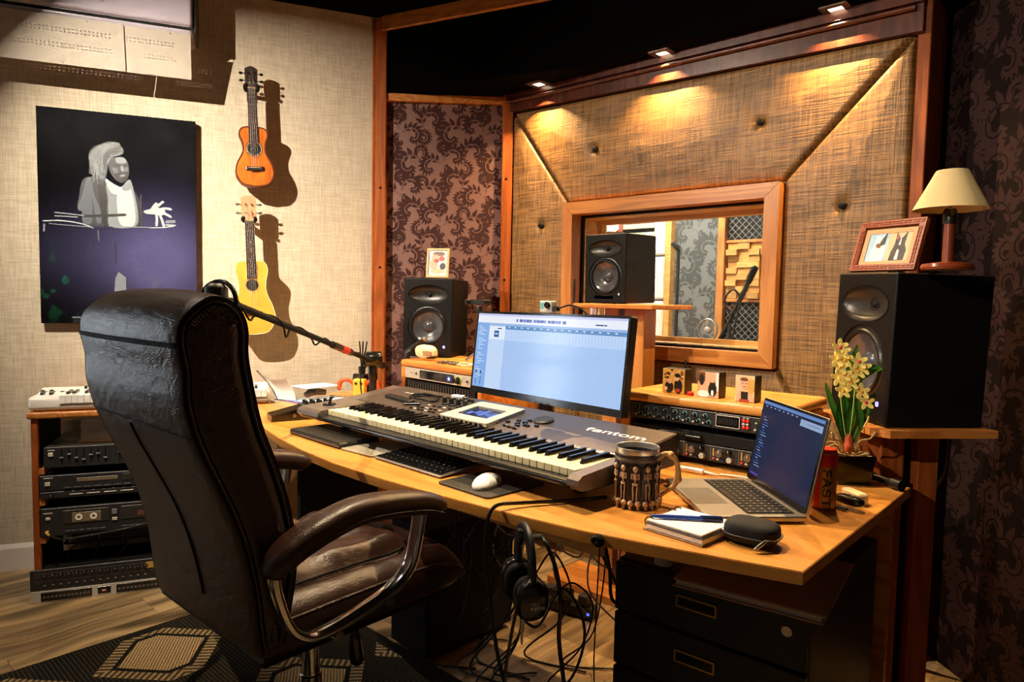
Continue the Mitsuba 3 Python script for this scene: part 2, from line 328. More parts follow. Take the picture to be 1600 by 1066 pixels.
# wood posts and rails round the damask panel
t1 = struct('trim_1', along(L(-.012), L(.040), 0, CEIL-.01, .0, .045), 'wood_post', label='tall wooden corner post between linen and damask')
part(t1, 'edge_strip', along(A-WD*.035, A-WD*.002, 0, CEIL-.01, 0, .02), 'wood_post')
for z in (1.35, 1.74, .75): part(t1, 'screw', mv(ball(.006), (*(L(.014)+np.array([.714, -.70])*.045), z)), 'black_matte')
t2 = struct('trim_2', along(L(.040), L(.62), 2.168, 2.205, 0, .03), 'wood_rail', label='wooden rail over the damask panel')
t3 = struct('trim_3', along(L(.612), L(.664), 0, 2.222, 0, .05), 'wood_post', label='wooden post between damask and padded wall')
for z in (1.30, 1.80): part(t3, 'screw', mv(ball(.006), (*(L(.634)+np.array([.714, -.70])*.05), z)), 'black_matte')
# dropped black soffit over the padded wall, its wooden fascia strip
so = Polygon([tuple(A+WN*.0), (-1.80, 2.40), (-.30, 2.40), (-.30, 2.9), (-2.3, 2.9), tuple(B2)])
struct('soffit', prism(so, CEIL-2.208, M((0, 0, 2.208))), 'black_void', label='black dropped soffit with three downlights')
struct('trim_4', along(A+np.array([.035, -.005]), (-1.74, 2.395), 2.495, 2.565, .0, .02), 'wood_rail', label='wooden strip along the black soffit')
struct('trim_5', along(np.array(C2)+np.array([.731, -.682])*.03, C2+np.array([.731, -.682])*1.4, 2.235, 2.29, 0, .03), 'wood_rail', label='wooden strip high on the right damask wall')
# padded burlap wall round the window
YW = 2.545; X0, X1, WX0, WX1, WZ0, WZ1 = -2.352, -.585, -1.992, -.992, .965, 1.650
ZTL, ZTR, ZB = 2.125, 2.085, .30
struct('wall_window', [box(-2.5, WX0+.035, YW+.005, YW+.22, 0, 2.4), box(WX1-.035, -.59, YW+.005, YW+.10, 0, 2.4), box(WX0, WX1, YW+.005, YW+.22, WZ1-.035, 2.4), box(WX0, WX1, YW+.005, YW+.22, 0, WZ0+.035)], 'burlap', label='window wall behind the padding')
pd = thing('wall_padding', 'burlap padding in four mitred panels around the studio window', 'wall panel')
labels[pd] = {'kind': 'structure', 'label': 'burlap padded wall panels around the studio window'}
BUT = [(-1.841, 1.88), (-1.087, 1.88), (-2.15, 1.56), (-.785, 1.55), (-1.86, .62), (-1.1, .62)]
def pad(c, name_lab):
    """quad c0 c1 (outer edge) c2 c3 (inner edge) in (x, z), upholstered"""
    c = np.array(c, float); nu, nv = 110, 70
    s, t = np.meshgrid(np.linspace(0, 1, nu), np.linspace(0, 1, nv))
    q = (c[0]*(1-s[..., None])+c[1]*s[..., None])*(1-t[..., None])+(c[3]*(1-s[..., None])+c[2]*s[..., None])*t[..., None]
    pts = q.reshape(-1, 2); dist = np.full(len(pts), 9.)
    for i in range(4):
        a, b = c[i], c[(i+1) % 4]; ab = b-a; k = np.clip(((pts-a)@ab)/(ab@ab), 0, 1); dist = np.minimum(dist, np.linalg.norm(pts-a-k[:, None]*ab, axis=1))
    h = .026*np.sqrt(np.clip(1-(1-np.clip(dist/.018, 0, 1))**2, 0, 1))+.016*np.clip(dist/.2, 0, 1)
    for b in BUT:
        rr = np.linalg.norm(pts-np.array(b), axis=1); h -= .018*np.exp(-(rr/.020)**2)+.008*np.exp(-(rr/.09)**2)
    h += .006*(meshkit.fbm(np.stack([pts[:, 0]*5, pts[:, 1]*9, pts[:, 0]*0+3], 1), 3)-.5)*np.clip(dist/.06, 0, 1)
    v = np.stack([pts[:, 0], YW+.004-h, pts[:, 1]], 1)
    i, j = np.meshgrid(np.arange(nv-1), np.arange(nu-1), indexing='ij'); k = i*nu+j
    f = np.stack([k, k+1, k+nu+1, k+nu], -1).reshape(-1, 4)
    b = trimesh.Trimesh(v, np.vstack([f[:, [0, 1, 2]], f[:, [0, 2, 3]]]), process=False)
    part(pd, 'panel', b, 'burlap', True)
OTL, OTR, OBR, OBL = (X0, ZTL), (X1, ZTR), (X1, ZB), (X0, ZB)
ITL, ITR, IBR, IBL = (WX0, WZ1+.006), (WX1, WZ1+.006), (WX1, WZ0), (WX0, WZ0)
pad([OTL, OTR, ITR, ITL], 0); pad([OTR, OBR, IBR, ITR], 1); pad([OBR, OBL, IBL, IBR], 2); pad([OBL, OTL, ITL, IBL], 3)
for x, z in BUT: part(pd, 'button', mv(ball(.013, sub=2, sc=(1, .5, 1)), (x, YW-.030, z)), 'black_matte', True)
# wooden trim over the padding and posts at its sides
tr = struct('trim_6', prism([(X0-.02, ZTL+.002), (X1+.02, ZTR-.004), (X1+.02, 2.206), (X0-.02, 2.206)], .03, M((0, YW-.012, 0))@XZ), 'wood_dark', label='dark glossy wooden fascia under the soffit')
part(tr, 'bead', tube([(X0, YW-.05, 2.172), (X1, YW-.05, 2.155)], .010, 8, 0), 'wood_dark', True)
part(tr, 'ledge', prism([(X0-.02, 2.183), (X1+.02, 2.168), (X1+.02, 2.206), (X0-.02, 2.206)], .02, M((0, YW-.04, 0))@XZ), 'wood_dark')
struct('trim_7', rbox(-.584, -.545, 2.53, 2.80, 0, 2.206), 'wood_post', label='wooden post at the right of the padded wall')
# control room window
wd = thing('window_1', 'wooden framed control room window into the recording booth', 'window'); labels[wd] = {'kind': 'structure', 'label': 'wooden framed window into the bright recording booth'}
fw = .056; yo, yi = YW-.060, YW+.02
for nm, pl in (('frame_rail', [(WX0, WZ1), (WX1, WZ1), (WX1-fw, WZ1-fw), (WX0+fw, WZ1-fw)]), ('frame_rail', [(WX0, WZ0), (WX1, WZ0), (WX1-fw, WZ0+fw), (WX0+fw, WZ0+fw)]),
               ('frame_stile', [(WX0, WZ0), (WX0+fw, WZ0+fw), (WX0+fw, WZ1-fw), (WX0, WZ1)]), ('frame_stile', [(WX1, WZ0), (WX1-fw, WZ0+fw), (WX1-fw, WZ1-fw), (WX1, WZ1)])):
    part(wd, nm, prism(Polygon(pl).buffer(-.0006), yi-yo, M((0, yi, 0))@XZ), 'wood_rail' if nm == 'frame_rail' else 'wood_frame')
gx0, gx1, gz0, gz1 = WX0+fw, WX1-fw, WZ0+fw, WZ1-fw
def hoop(x0, x1, z0, z1, w, ya, yb): return prism(shapely.box(x0, z0, x1, z1).difference(shapely.box(x0+w, z0+w, x1-w, z1-w)), yb-ya, M((0, yb, 0))@XZ)
part(wd, 'gasket', hoop(gx0, gx1, gz0, gz1, .008, YW+.012, YW+.03), 'rubber')
part(wd, 'jamb', hoop(gx0-.004, gx1+.004, gz0-.004, gz1+.004, .016, YW+.03, YW+.13), 'wood_pale')
part(wd, 'inner_frame', hoop(gx0-.02, gx1+.02, gz0-.02, gz1+.02, .052, YW+.13, YW+.17), 'wood_pale')
part(wd, 'pane', box(gx0, gx1, YW+.02, YW+.0202, gz0, gz1), 'pane_glass')
# downlights
for i, d in enumerate(DOWN):
    k = thing('downlight', ['square recessed downlight at the left end of the soffit', 'square recessed downlight in the middle of the soffit', 'square recessed downlight at the right end of the soffit'][i], 'downlight', (d[0], d[1], 2.208), group=None)
    part(k, 'trim_plate', mv(prism(rrect(.092, .092, .006).difference(rrect(.046, .046, .004)), .006), (0, 0, -.006)), 'gunmetal')
    part(k, 'lens', box(-.023, .023, -.023, .023, -.0035, -.002), 'white_plastic', emitter=emit('x', '#ffe9c0', 9.0))
for nm, d, lab in (('ceiling_spotlight', WALLSPOT, 'round ceiling spotlight aimed at the fabric wall'), ('ceiling_spotlight', KEYSPOT, 'round ceiling spotlight aimed at the window wall'), ('ceiling_spotlight', BACKSPOT, 'round ceiling spotlight behind the camera'), ('ceiling_spotlight', DESKSPOT, 'round ceiling spotlight aimed at the desk')):
    k = thing(nm, lab, 'spotlight', (d[0], d[1], CEIL))
    part(k, 'rim', lathe([(.052, -.006), (.06, -.004), (.06, 0), (.045, 0), (.045, -.006)], 32), 'white_plastic', 40); part(k, 'housing', lathe([(.028, d[2]-CEIL+.03), (.034, d[2]-CEIL+.03), (.034, -.002), (0, -.002), (0, -.01), (.028, -.01)], 24), 'white_plastic', 40)
k = thing('ceiling_panel_light', 'added square fill panel on the ceiling behind the camera', 'panel light', (FILLPANEL[0], FILLPANEL[1], CEIL))
part(k, 'rim', mv(prism(rrect(.64, .64, .01).difference(rrect(.6, .6, .01)), .02), (0, 0, -.02)), 'white_plastic')
part(k, 'diffuser', mv(box(-.3, .3, -.3, .3, -.016, -.014), (0, 0, 0)), 'white_plastic', emitter={'type': 'area', 'radiance': rgb(FILL_RADIANCE), 'sampling_weight': 6.0})

WM0 = np.eye(4); WM0[:3, 0] = [*WD, 0]; WM0[:3, 1] = [-WN[0], -WN[1], 0]; WM0[:2, 3] = W0
w2 = thing('window_2', 'frosted daylight window in the linen wall', 'window', m=WM0); labels[w2] = {'kind': 'structure', 'label': 'frosted daylight window in the linen wall left of the picture'}
part(w2, 'frame', prism(shapely.box(-1.42, .56, -.805, 1.86).difference(shapely.union_all([shapely.box(-1.38+i*.285, .60, -1.38+i*.285+.25, 1.82) for i in range(2)])), .05, M((0, .01, 0))@XZ), 'white_plastic')
for i in range(2): part(w2, 'pane', box(-1.38+i*.285, -1.38+i*.285+.25, -.012, -.006, .60, 1.82), 'white_plastic', emitter={'type': 'area', 'radiance': rgb(DAYLIGHT), 'sampling_weight': 3.})
# ---------------------------------------------------------------- the recording booth behind the glass
YB = 4.20
struct('booth_floor', box(-4.0, -.6, 2.77, 4.4, -.06, -.002), 'floor_wood'); struct('booth_ceiling', box(-4.0, -.6, 2.77, 4.4, 2.5, 2.6), 'white_plastic')
struct('booth_wall_back', box(-4.0, -.6, YB+.05, YB+.12, 0, 2.5), 'black_matte', label='back wall of the booth')
struct('booth_wall_left', box(-4.0, -3.9, 2.77, YB+.05, 0, 2.5), 'white_plastic'); struct('booth_wall_right', box(-.7, -.6, 2.77, YB+.05, 0, 2.5), 'white_plastic')
struct('booth_wall_front', [box(-4.0, -2.1, 2.765, 2.79, 0, 2.5), box(-.9, -.6, 2.765, 2.79, 0, 2.5)], 'white_plastic')
bk = thing('brick_reflection', 'red brick reflection in the pane, built as a patch at upper left', 'brick wall'); labels[bk] = {'kind': 'structure', 'label': 'red brick reflection at the upper left of the window, built as a patch'}  # reflection in the window pane, built as bricks inside the booth
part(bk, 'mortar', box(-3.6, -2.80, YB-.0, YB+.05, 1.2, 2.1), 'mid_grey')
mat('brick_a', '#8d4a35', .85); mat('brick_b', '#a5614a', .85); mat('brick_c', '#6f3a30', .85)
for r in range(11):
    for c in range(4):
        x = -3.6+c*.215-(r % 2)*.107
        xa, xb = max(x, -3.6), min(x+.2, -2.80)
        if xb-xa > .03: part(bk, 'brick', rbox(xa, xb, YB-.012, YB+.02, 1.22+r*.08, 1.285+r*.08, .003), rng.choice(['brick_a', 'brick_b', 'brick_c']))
k = thing('lamp_reflection', 'small lamp reflection in the pane above the middle speaker, built as a glowing glass', 'lamp', (-2.86, YB-.07, 1.70))
part(k, 'glass', lathe([(.03, 0), (.055, .02), (.06, .15), (.055, .15), (.05, .03), (.0, .01)], 24), 'white_plastic', 40, emitter=emit('', '#ffe2a0', 5.))  # lamp reflected in the pane, built as a glowing object in the booth
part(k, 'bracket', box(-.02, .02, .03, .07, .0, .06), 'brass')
k = thing('slatted_panel', 'grey slatted acoustic panel beside the brick patch', 'acoustic panel'); labels[k] = {'kind': 'structure', 'label': 'grey slatted panel beside the brick patch in the booth'}
part(k, 'backing', box(-2.79, -2.53, YB+.01, YB+.05, 1.5, 2.1), 'black_matte')
for i in range(9): part(k, 'slat', rbox(-2.79, -2.53, YB-.02, YB+.01, 1.53+i*.062, 1.565+i*.062, .002), 'light_grey')
k = thing('padded_tiles', 'white upholstered tiles at the left of the booth', 'acoustic tile'); labels[k] = {'kind': 'structure', 'label': 'column of white upholstered tiles in the booth'}
for i in range(6): part(k, 'tile', rbox(-3.30, -2.425, YB-.05, YB+.05, .30+i*.305, .60+i*.305, .02, 2) if i < 4 else rbox(-2.52, -2.425, YB-.05, YB+.05, .30+i*.305, .60+i*.305, .02, 2), 'white_plastic', 50)
struct('trim_8', rbox(-2.42, -2.375, YB-.06, YB+.05, 0, 2.5), 'wood_pale', label='pale wooden post beside the white tiles in the booth')
bd_ = struct('booth_damask_panel', box(-2.375, -2.045, YB-.0, YB+.05, 0, 2.5), 'paper_grey', label='grey damask panel at the back of the booth')
paper(bd_, wallm((-2.375, YB), (1, 0), (0, -1)), .33, .5, 2.3, 'paper_leaf_grey', 1.5)
struct('trim_9', rbox(-2.045, -1.995, YB-.05, YB+.05, 0, 2.5), 'wood_frame', label='wooden post beside the skyline diffuser in the booth')
for n_, (z0, z1) in enumerate([(1.60, 2.30), (.5, 1.215)]):
    k = thing('quilted_panel', ['black quilted panel above the wooden block diffuser', 'black quilted panel below the wooden block diffuser'][n_], 'acoustic panel'); labels[k] = {'kind': 'structure', 'label': labels[k]['label']}
    part(k, 'board', box(-1.99, -1.3, YB-.01, YB+.05, z0, z1), 'black_matte')
    st = []
    for i in range(-24, 24):
        for sgn in (1, -1):
            seg = LineString([(-1.65+i*.045-1.0*sgn, (z0+z1)/2-1.), (-1.65+i*.045+1.0*sgn, (z0+z1)/2+1.)]).intersection(shapely.box(-1.988, z0, -1.302, z1))
            if not seg.is_empty and seg.length > .02: st.append(prism(seg.buffer(.0022, cap_style='flat'), .002, M((0, YB-.010, 0))@XZ))
    part(k, 'stitching', st, 'mid_grey', kind='stuff')
struct('trim_10', rbox(-1.995, -1.3, YB-.03, YB+.05, 1.585, 1.605), 'wood_frame', label='wooden rail over the block diffuser'); struct('trim_11', rbox(-1.995, -1.3, YB-.03, YB+.05, 1.21, 1.23), 'wood_frame', label='wooden rail under the block diffuser')
k = thing('block_diffuser', 'pale wooden block diffuser on the booth wall', 'acoustic diffuser'); labels[k] = {'kind': 'structure', 'label': 'pale wooden block diffuser on the booth wall'}
part(k, 'board', box(-1.99, -1.3, YB+.0, YB+.05, 1.23, 1.585), 'wood_pale'); mat('block_shaded', '#b98f52', .6)  # darker tone puts shading into the colour of some blocks
for r in range(9):
    for c in range(9):
        dpt = rng.choice([.012, .02, .03, .04, .05])
        w_ = .074; part(k, 'block', rbox(-1.985+c*w_, -1.985+c*w_+.072, YB-dpt, YB+.0, 1.233+r*.039, 1.271+r*.039, .001), rng.choice(['wood_pale', 'wood_pale', 'block_shaded']))
for px_, pz_, y_, top, lab in ((-2.07, 1.0, 3.70, 1.52, 'thin boom microphone stand in front of the grey damask in the booth'), (-1.73, 1.0, 3.7, 1.1, 'short microphone stand with a thick black boom in the booth')):
    k = thing('microphone_stand', lab, 'microphone stand')
    part(k, 'pole', tube([(px_, y_, 0.02), (px_, y_, top)], .011, 8, 0), 'dark_grey', True)
    part(k, 'base', lathe([(0, 0), (.13, 0), (.13, .012), (.02, .03), (0, .03)], 24, (px_, y_, 0)), 'dark_grey', 40)
    if top < 1.3:
        part(k, 'boom', tube([(px_-.06, y_, .98), (px_, y_, 1.1), (px_+.11, y_+.0, 1.34)], .013, 10, 0), 'black_plastic', True)
        part(k, 'microphone', tube([(px_+.10, y_, 1.32), (px_+.135, y_, 1.40), (px_+.14, y_, 1.41)], [.017, .019, .010], 12, 0), 'black_matte', True)
        part(k, 'cable', tube([(px_+.02, y_-.02, 1.12), (px_-.02, y_-.03, 1.22), (px_+.03, y_-.03, 1.28), (px_+.07, y_-.03, 1.22), (px_+.05, y_-.03, 1.1), (px_, y_-.03, .8)], .005, 6), 'black_plastic', True)
    else: part(k, 'clip', tube([(px_, y_, top), (px_-.03, y_-.02, top+.04)], .016, 8, 0), 'dark_grey', True)
k = thing('desk_fan', 'small round chrome fan standing behind the window sill', 'fan', (-1.71, 3.40, 1.00))
part(k, 'cage', mv(torus(.055, .006), (0, 0, .06), rx=90), 'steel', True); part(k, 'hub', mv(ball(.02), (0, 0, .06)), 'light_grey', True); part(k, 'post', tube([(0, 0, -.99), (0, 0, .0)], .012, 8, 0), 'light_grey', True); part(k, 'base', lathe([(0, -1.0), (.12, -1.0), (.12, -.985), (.02, -.97), (0, -.97)], 24), 'light_grey', 40)
for i in range(6): part(k, 'blade', mv(prism(ell(0, .027, .014, .026), .002), (0, .0, .06), rx=90, ry=i*60), 'light_grey')
k = thing('ceiling_panel_light', 'square panel light on the booth ceiling', 'panel light', (-2.2, 3.45, 2.5))
part(k, 'rim', mv(prism(rrect(.66, .66, .01).difference(rrect(.6, .6, .01)), .02), (0, 0, -.02)), 'white_plastic')
part(k, 'diffuser', box(-.3, .3, -.3, .3, -.016, -.014), 'white_plastic', emitter={'type': 'area', 'radiance': rgb(BOOTH_RADIANCE), 'sampling_weight': 6.0})
# ---------------------------------------------------------------- desk
ZD = .75
dk = thing('desk', 'long light oak desk with a bowed front edge and sawn end', 'desk')
front = [(-.404, 1.185), (-.52, 1.150), (-.66, 1.112), (-.80, 1.079), (-1.0, 1.052), (-1.2, 1.034), (-1.4, 1.024), (-1.6, 1.026), (-1.8, 1.046), (-2.0, 1.082), (-2.2, 1.130), (-2.42, 1.195), (-2.62, 1.262)]
outline = front+[(-2.66, 1.42), (-2.78, 1.78), (-2.80, 1.93), (-.408, 1.94)]
top = Polygon(outline)
core = prism(top.buffer(-.0015), .025, M((0, 0, ZD-.025)))
part(dk, 'desktop', [prism(top, .022, M((0, 0, ZD-.0235))), core], 'wood_desk')
part(dk, 'apron', box(-2.3, -.86, 1.235, 1.253, .635, ZD-.0255), 'wood_pale')
part(dk, 'back_panel', box(-.80, -.43, 1.865, 1.89, 0, ZD-.0255), 'wood_rail')
part(dk, 'side_panel', box(-2.55, -2.525, 1.46, 1.85, 0, ZD-.0255), 'black_matte')
# racks standing on the desk
def desk_rack(label, x, y, rz, w, posts, mt):
    k = thing('desktop_rack', label, 'equipment rack', (x, y, ZD), rz)
    part(k, 'shelf', rbox(-w/2, w/2, -.005, .335, .157, .187, .012, 2), mt, 50)
    for xx in posts: part(k, 'side', rbox(xx-.014, xx+.014, .0, .30, .0005, .1568, .003), mt)
    return k
RR = (-.905, 1.757, 2.0); RL = (-2.085, 1.825, -4.0)
desk_rack('oak desktop rack with three photo blocks on its shelf', *RR, .50, (-.234, .234), 'wood_desk')
desk_rack('orange wooden desktop rack carrying the small left speaker', *RL, .54, (-.255, .255), 'wood_rail')
def rack_unit(name, label, R, z, h, mt, d=.24, w=.462):
    m = M((R[0], R[1], ZD+z), R[2])
    k = thing(name, label, 'audio unit', m=m); m2 = m
    part(k, 'chassis', box(-.218, .218, .006, d, .001, h-.001), 'black_matte')
    part(k, 'faceplate', rbox(-w/2+.012, w/2-.012, -.004, .006, 0, h, .0015) if True else None, mt)
    return k
def knob(k, x, z, r, h, mt, ln='white_plastic', y=-.004, name='knob'):
    kk = part(k, name, mv(lathe([(0, 0), (r, 0), (r*.86, h), (0, h)], 14), (x, y, z), rx=90), mt, 40)
    part_child(kk, 'pointer', box(x-.0007, x+.0007, y-h-.0006, y-h+.0004, z+r*.1, z+r*.85), ln)
    return kk
def part_child(kk, name, mesh, mt, smooth=False, label=None, **kw): return part(kk, name, mesh, mt, smooth, label, **kw)
# eight channel preamp
mat('teal_knob', '#5f97a0', .4); mat('face_black', '#232426', .45); mat('face_silver', '#cbc6bb', .35, .6); mat('led_window', '#050507', .15)
k = rack_unit('preamplifier', 'black eight channel preamplifier with rows of teal ringed knobs', RR, .111, .044, 'face_black')
for i in range(8):
    for j in (0, 1):
        x, z = -.190+i*.0305+j*.011, .030-j*.017
        part(k, 'knob_ring', mv(lathe([(.0066, 0), (.0083, 0), (.0083, .003), (.0066, .003)], 16), (x, -.004, z), rx=90), 'teal_knob', 40)
        knob(k, x, z, .0062, .010, 'black_gloss')
    part(k, 'button', rbox(-.197+i*.0305, -.191+i*.0305, -.008, -.004, .008, .013, .001), 'light_grey')
    part(k, 'divider', box(-.2045+i*.0305, -.2037+i*.0305, -.0048, -.004, .003, .041), 'mid_grey')
part(k, 'meter_window', rbox(.058, .122, -.006, -.004, .009, .038, .001), 'led_window')
for i in range(12): part(k, 'meter_bar', box(.062+i*.0047, .0640+i*.0047, -.0066, -.0059, .014, .032), 'dark_grey')
part(k, 'meter_frame', prism(rrect(.068, .033, .003).difference(rrect(.064, .029, .002)), .003, M((.090, -.004, .0235))@XZ), 'light_grey')
for i in range(2):
    for j in range(2):
        part(k, 'indicator', rbox(.131+i*.0105, .139+i*.0105, -.010, -.004, .010+j*.018, .018+j*.018, .002), 'red', emitter=emit('', '#ff2418', .5)); part(k, 'button', rbox(.131+i*.0105, .139+i*.0105, -.009, -.004, .020+j*.018, .0255+j*.015, .001), 'light_grey')
part(k, 'indicator', rbox(.165, .172, -.008, -.004, .026, .032, .002), 'green_light'); part(k, 'indicator', rbox(.176, .183, -.008, -.004, .035, .040, .002), 'red')
part(k, 'button', rbox(.163, .169, -.008, -.004, .008, .014, .001), 'light_grey'); part(k, 'button', rbox(.174, .180, -.008, -.004, .008, .014, .001), 'light_grey')
knob(k, .203, .022, .009, .012, 'black_gloss')
# mic channel strip below it
k = rack_unit('channel_strip', 'black four channel microphone strip low in the oak rack', RR, .018, .044, 'face_black')
for i in range(5):
    x0 = -.195+i*.080
    knob(k, x0+.026, .026, .0115, .012, 'gunmetal'); knob(k, x0+.052, .031, .0085, .010, 'black_gloss'); knob(k, x0+.055, .012, .0085, .010, 'light_grey')
    part(k, 'button', rbox(x0+.005, x0+.012, -.009, -.004, .006, .012, .001), 'red'); part(k, 'button', rbox(x0+.017, x0+.025, -.008, -.004, .006, .011, .001), 'light_grey'); part(k, 'button', rbox(x0+.032, x0+.038, -.008, -.004, .005, .011, .001), 'blue')
    part(k, 'meter_bar', box(x0+.005, x0+.009, -.0048, -.004, .016, .038), 'gold_matte'); part(k, 'divider', box(x0-.001, x0+.0005, -.005, -.004, .002, .042), 'mid_grey')
k = rack_unit('audio_interface', 'dark half empty interface in the middle of the oak rack', RR, .064, .030, 'black_matte', w=.40)
part(k, 'cable', tube([(-.11, -.01, .02), (-.09, -.05, .028), (-.05, -.035, .026), (-.02, -.006, .02)], .003, 8), 'dark_grey', True); part(k, 'plug', rbox(-.04, .02, -.02, -.004, .008, .020, .003), 'black_gloss')
# left rack
k = rack_unit('power_conditioner', 'silver rack unit with a dark display and green ringed knob', RL, .112, .044, 'face_silver', w=.49)
part(k, 'display', rbox(-.125, .105, -.006, -.004, .006, .040, .002), 'black_gloss'); part(k, 'screen', box(.058, .092, -.0066, -.0058, .010, .034), 'led_window', emitter=emit('', '#5a6ab8', .35))
part(k, 'screen_mark', prism(ell(.075, .022, .006, .007), .0008, M((0, -.0064, 0))@XZ), 'white_plastic', emitter=emit('', '#cfd8ff', 1.0))
kk = knob(k, .135, .022, .014, .016, 'black_gloss'); part(kk, 'ring', mv(lathe([(.014, 0), (.017, 0), (.017, .004), (.014, .004)], 20), (.135, -.004, .022), rx=90), 'green_light', 40)
part(k, 'switch', rbox(.186, .193, -.012, -.004, .018, .026, .001), 'dark_grey'); part(k, 'switch', rbox(-.150, -.146, -.009, -.004, .018, .028, .001), 'dark_grey'); part(k, 'caption_bar', box(-.192, -.165, -.0046, -.004, .0215, .0245), 'mid_grey')
for xx in (-.215, .215):
    for zz in (.008, .036): part(k, 'screw', mv(ball(.003), (xx, -.004, zz)), 'steel', True)
k = rack_unit('patch_bay', 'black ribbed rack unit under the silver one', RL, .060, .044, 'black_matte', w=.49)
for i in range(24): part(k, 'rib', box(-.20+i*.0172, -.194+i*.0172, -.009, -.004, .005, .039), 'dark_grey')
# ---------------------------------------------------------------- speaker stands
k = thing('speaker_stand', 'tall wooden stand of two planks carrying the middle speaker', 'speaker stand', (-1.515, 2.275, 0))
part(k, 'platform', rbox(-.185, .185, -.075, .235, 1.176, 1.194, .003), 'wood_rail'); part(k, 'post', rbox(.015, .105, .0, .09, .03, 1.175, .003), 'wood_frame'); part(k, 'post', rbox(-.115, -.045, .05, .14, .03, 1.175, .003), 'wood_frame'); part(k, 'spacer', rbox(-.045, .015, .055, .075, .03, 1.175, .002), 'wood_dark')
part(k, 'foot', rbox(-.30, .26, -.06, .17, 0, .03, .003), 'wood_rail')
sp_m = M((-.571, 2.0305, .8946), -42.2)
k = thing('speaker_stand', 'dark wooden stand behind the desk corner carrying the big speaker', 'speaker stand', m=M((-.571, 2.0305, 0), -42.2))
plat = Polygon([(-.17, -.02), (.125, -.035), (.165, -.008), (.165, .285), (-.17, .285)])
part(k, 'platform', prism(plat, .020, M((0, 0, .8715))), 'wood_rail')
part(k, 'post', rbox(-.05, .05, .045, .115, .03, .871, .003), 'wood_post'); part(k, 'post', rbox(-.05, .05, .155, .215, .03, .871, .003), 'wood_post'); part(k, 'spacer', rbox(-.04, .02, .1155, .1545, .03, .871, .002), 'black_matte'); part(k, 'foot', rbox(-.15, .10, .03, .29, .0, .03, .003), 'wood_dark')
# ---------------------------------------------------------------- loudspeakers
def speaker(label, m, w, d, h, logo):
    k = thing('loudspeaker', label, 'speaker', m=m)
    cb = m3.Manifold.hull_points(np.asarray(rbox(-w/2, w/2, 0, d, 0, h, .006, 2).vertices))
    wg = m3.Manifold.sphere(1., 64).scale([.41*w, .095*h, .125*h]).translate([0, -.004, .79*h])
    R = .40*w; zc = .385*h
    hole = m3.Manifold.cylinder(.05, R, R, 64).rotate([90, 0, 0]).translate([0, .03, zc])
    port = m3.Manifold.cube([.46*w, .06, .045*h]).translate([-.23*w-.02*w, -.02, .065*h])
    part(k, 'cabinet', tomesh(cb-wg-hole-port), 'speaker_vinyl', 35)
    ws = trimesh.creation.icosphere(4, 1.); fv = ws.triangles_center[:, 1] > .06; ws.update_faces(fv); ws.remove_unreferenced_vertices(); ws.invert(); ws.apply_scale([.405*w, .093*h, .122*h]); ws.apply_translation([0, -.004, .79*h])
    part(k, 'waveguide', ws, 'horn_satin', True)
    part(k, 'tweeter', mv(lathe([(0, .010), (.006, .009), (.011, .004), (.013, 0), (.016, 0), (.018, .004), (.022, 0)], 28), (0, .084*h, .79*h), rx=90), 'black_matte', 40)
    part(k, 'surround', mv(lathe([(R*.995, .0), (R*.995, .002), (R*.95, .004), (R*.90, .004), (R*.86, .009), (R*.80, .009), (R*.765, .003), (R*.76, 0)], 56), (0, .006, zc), rx=90), 'rubber_sheen', 40)
    part(k, 'cone', mv(lathe([(R*.30, -.016), (R*.55, -.010), (R*.77, .004), (R*.77, .002), (R*.3, -.019)], 48), (0, .008, zc), rx=90), 'cone_grey', 60)
    part(k, 'dust_cap', mv(lathe([(0, -.004), (R*.15, -.006), (R*.26, -.012), (R*.31, -.017), (0, -.02)], 40), (0, .008, zc), rx=90), 'cone_grey', 60)
    part(k, 'port', box(-.245*w, .205*w, .02, .022, .067*h, .108*h), 'black_void')
    s = .032*h
    part(k, 'indicator', prism(rrect(s*.9, s, s*.2).difference(rrect(s*.25, s*.5, s*.05)), .0015, M((.345*w, -.0002, .135*h))@XZ), 'white_plastic', emitter=emit('', logo, 2.2) if logo else None) if logo else part(k, 'badge', prism(rrect(s*.9, s, s*.2), .0012, M((.345*w, -.0002, .135*h))@XZ), 'light_grey')
    return k
mat('horn_satin', '#1d1b19', .38, spec=.6); mat('speaker_vinyl', '#0b0a0a', .5, spec=.2); mat('rubber_sheen', '#0b0b0b', .35); mat('cone_grey', '#3a3b40', .16, coat=.8)
speaker('big black loudspeaker with a table lamp and dog photo on top', M((-.571, 2.0305, .8966), -42.2, -.7, 1.37), .262, .268, .400, '#3a52ff')
speaker('black loudspeaker on the wooden stand in front of the window', M((-1.588, 2.262, 1.1955), .5, 1.2), .196, .225, .2755, None)
speaker('small black loudspeaker on the left rack by the damask wall', M((-2.352, 1.985, .9385), 31.8, -.6, .8), .230, .262, .353, '#3a52ff')
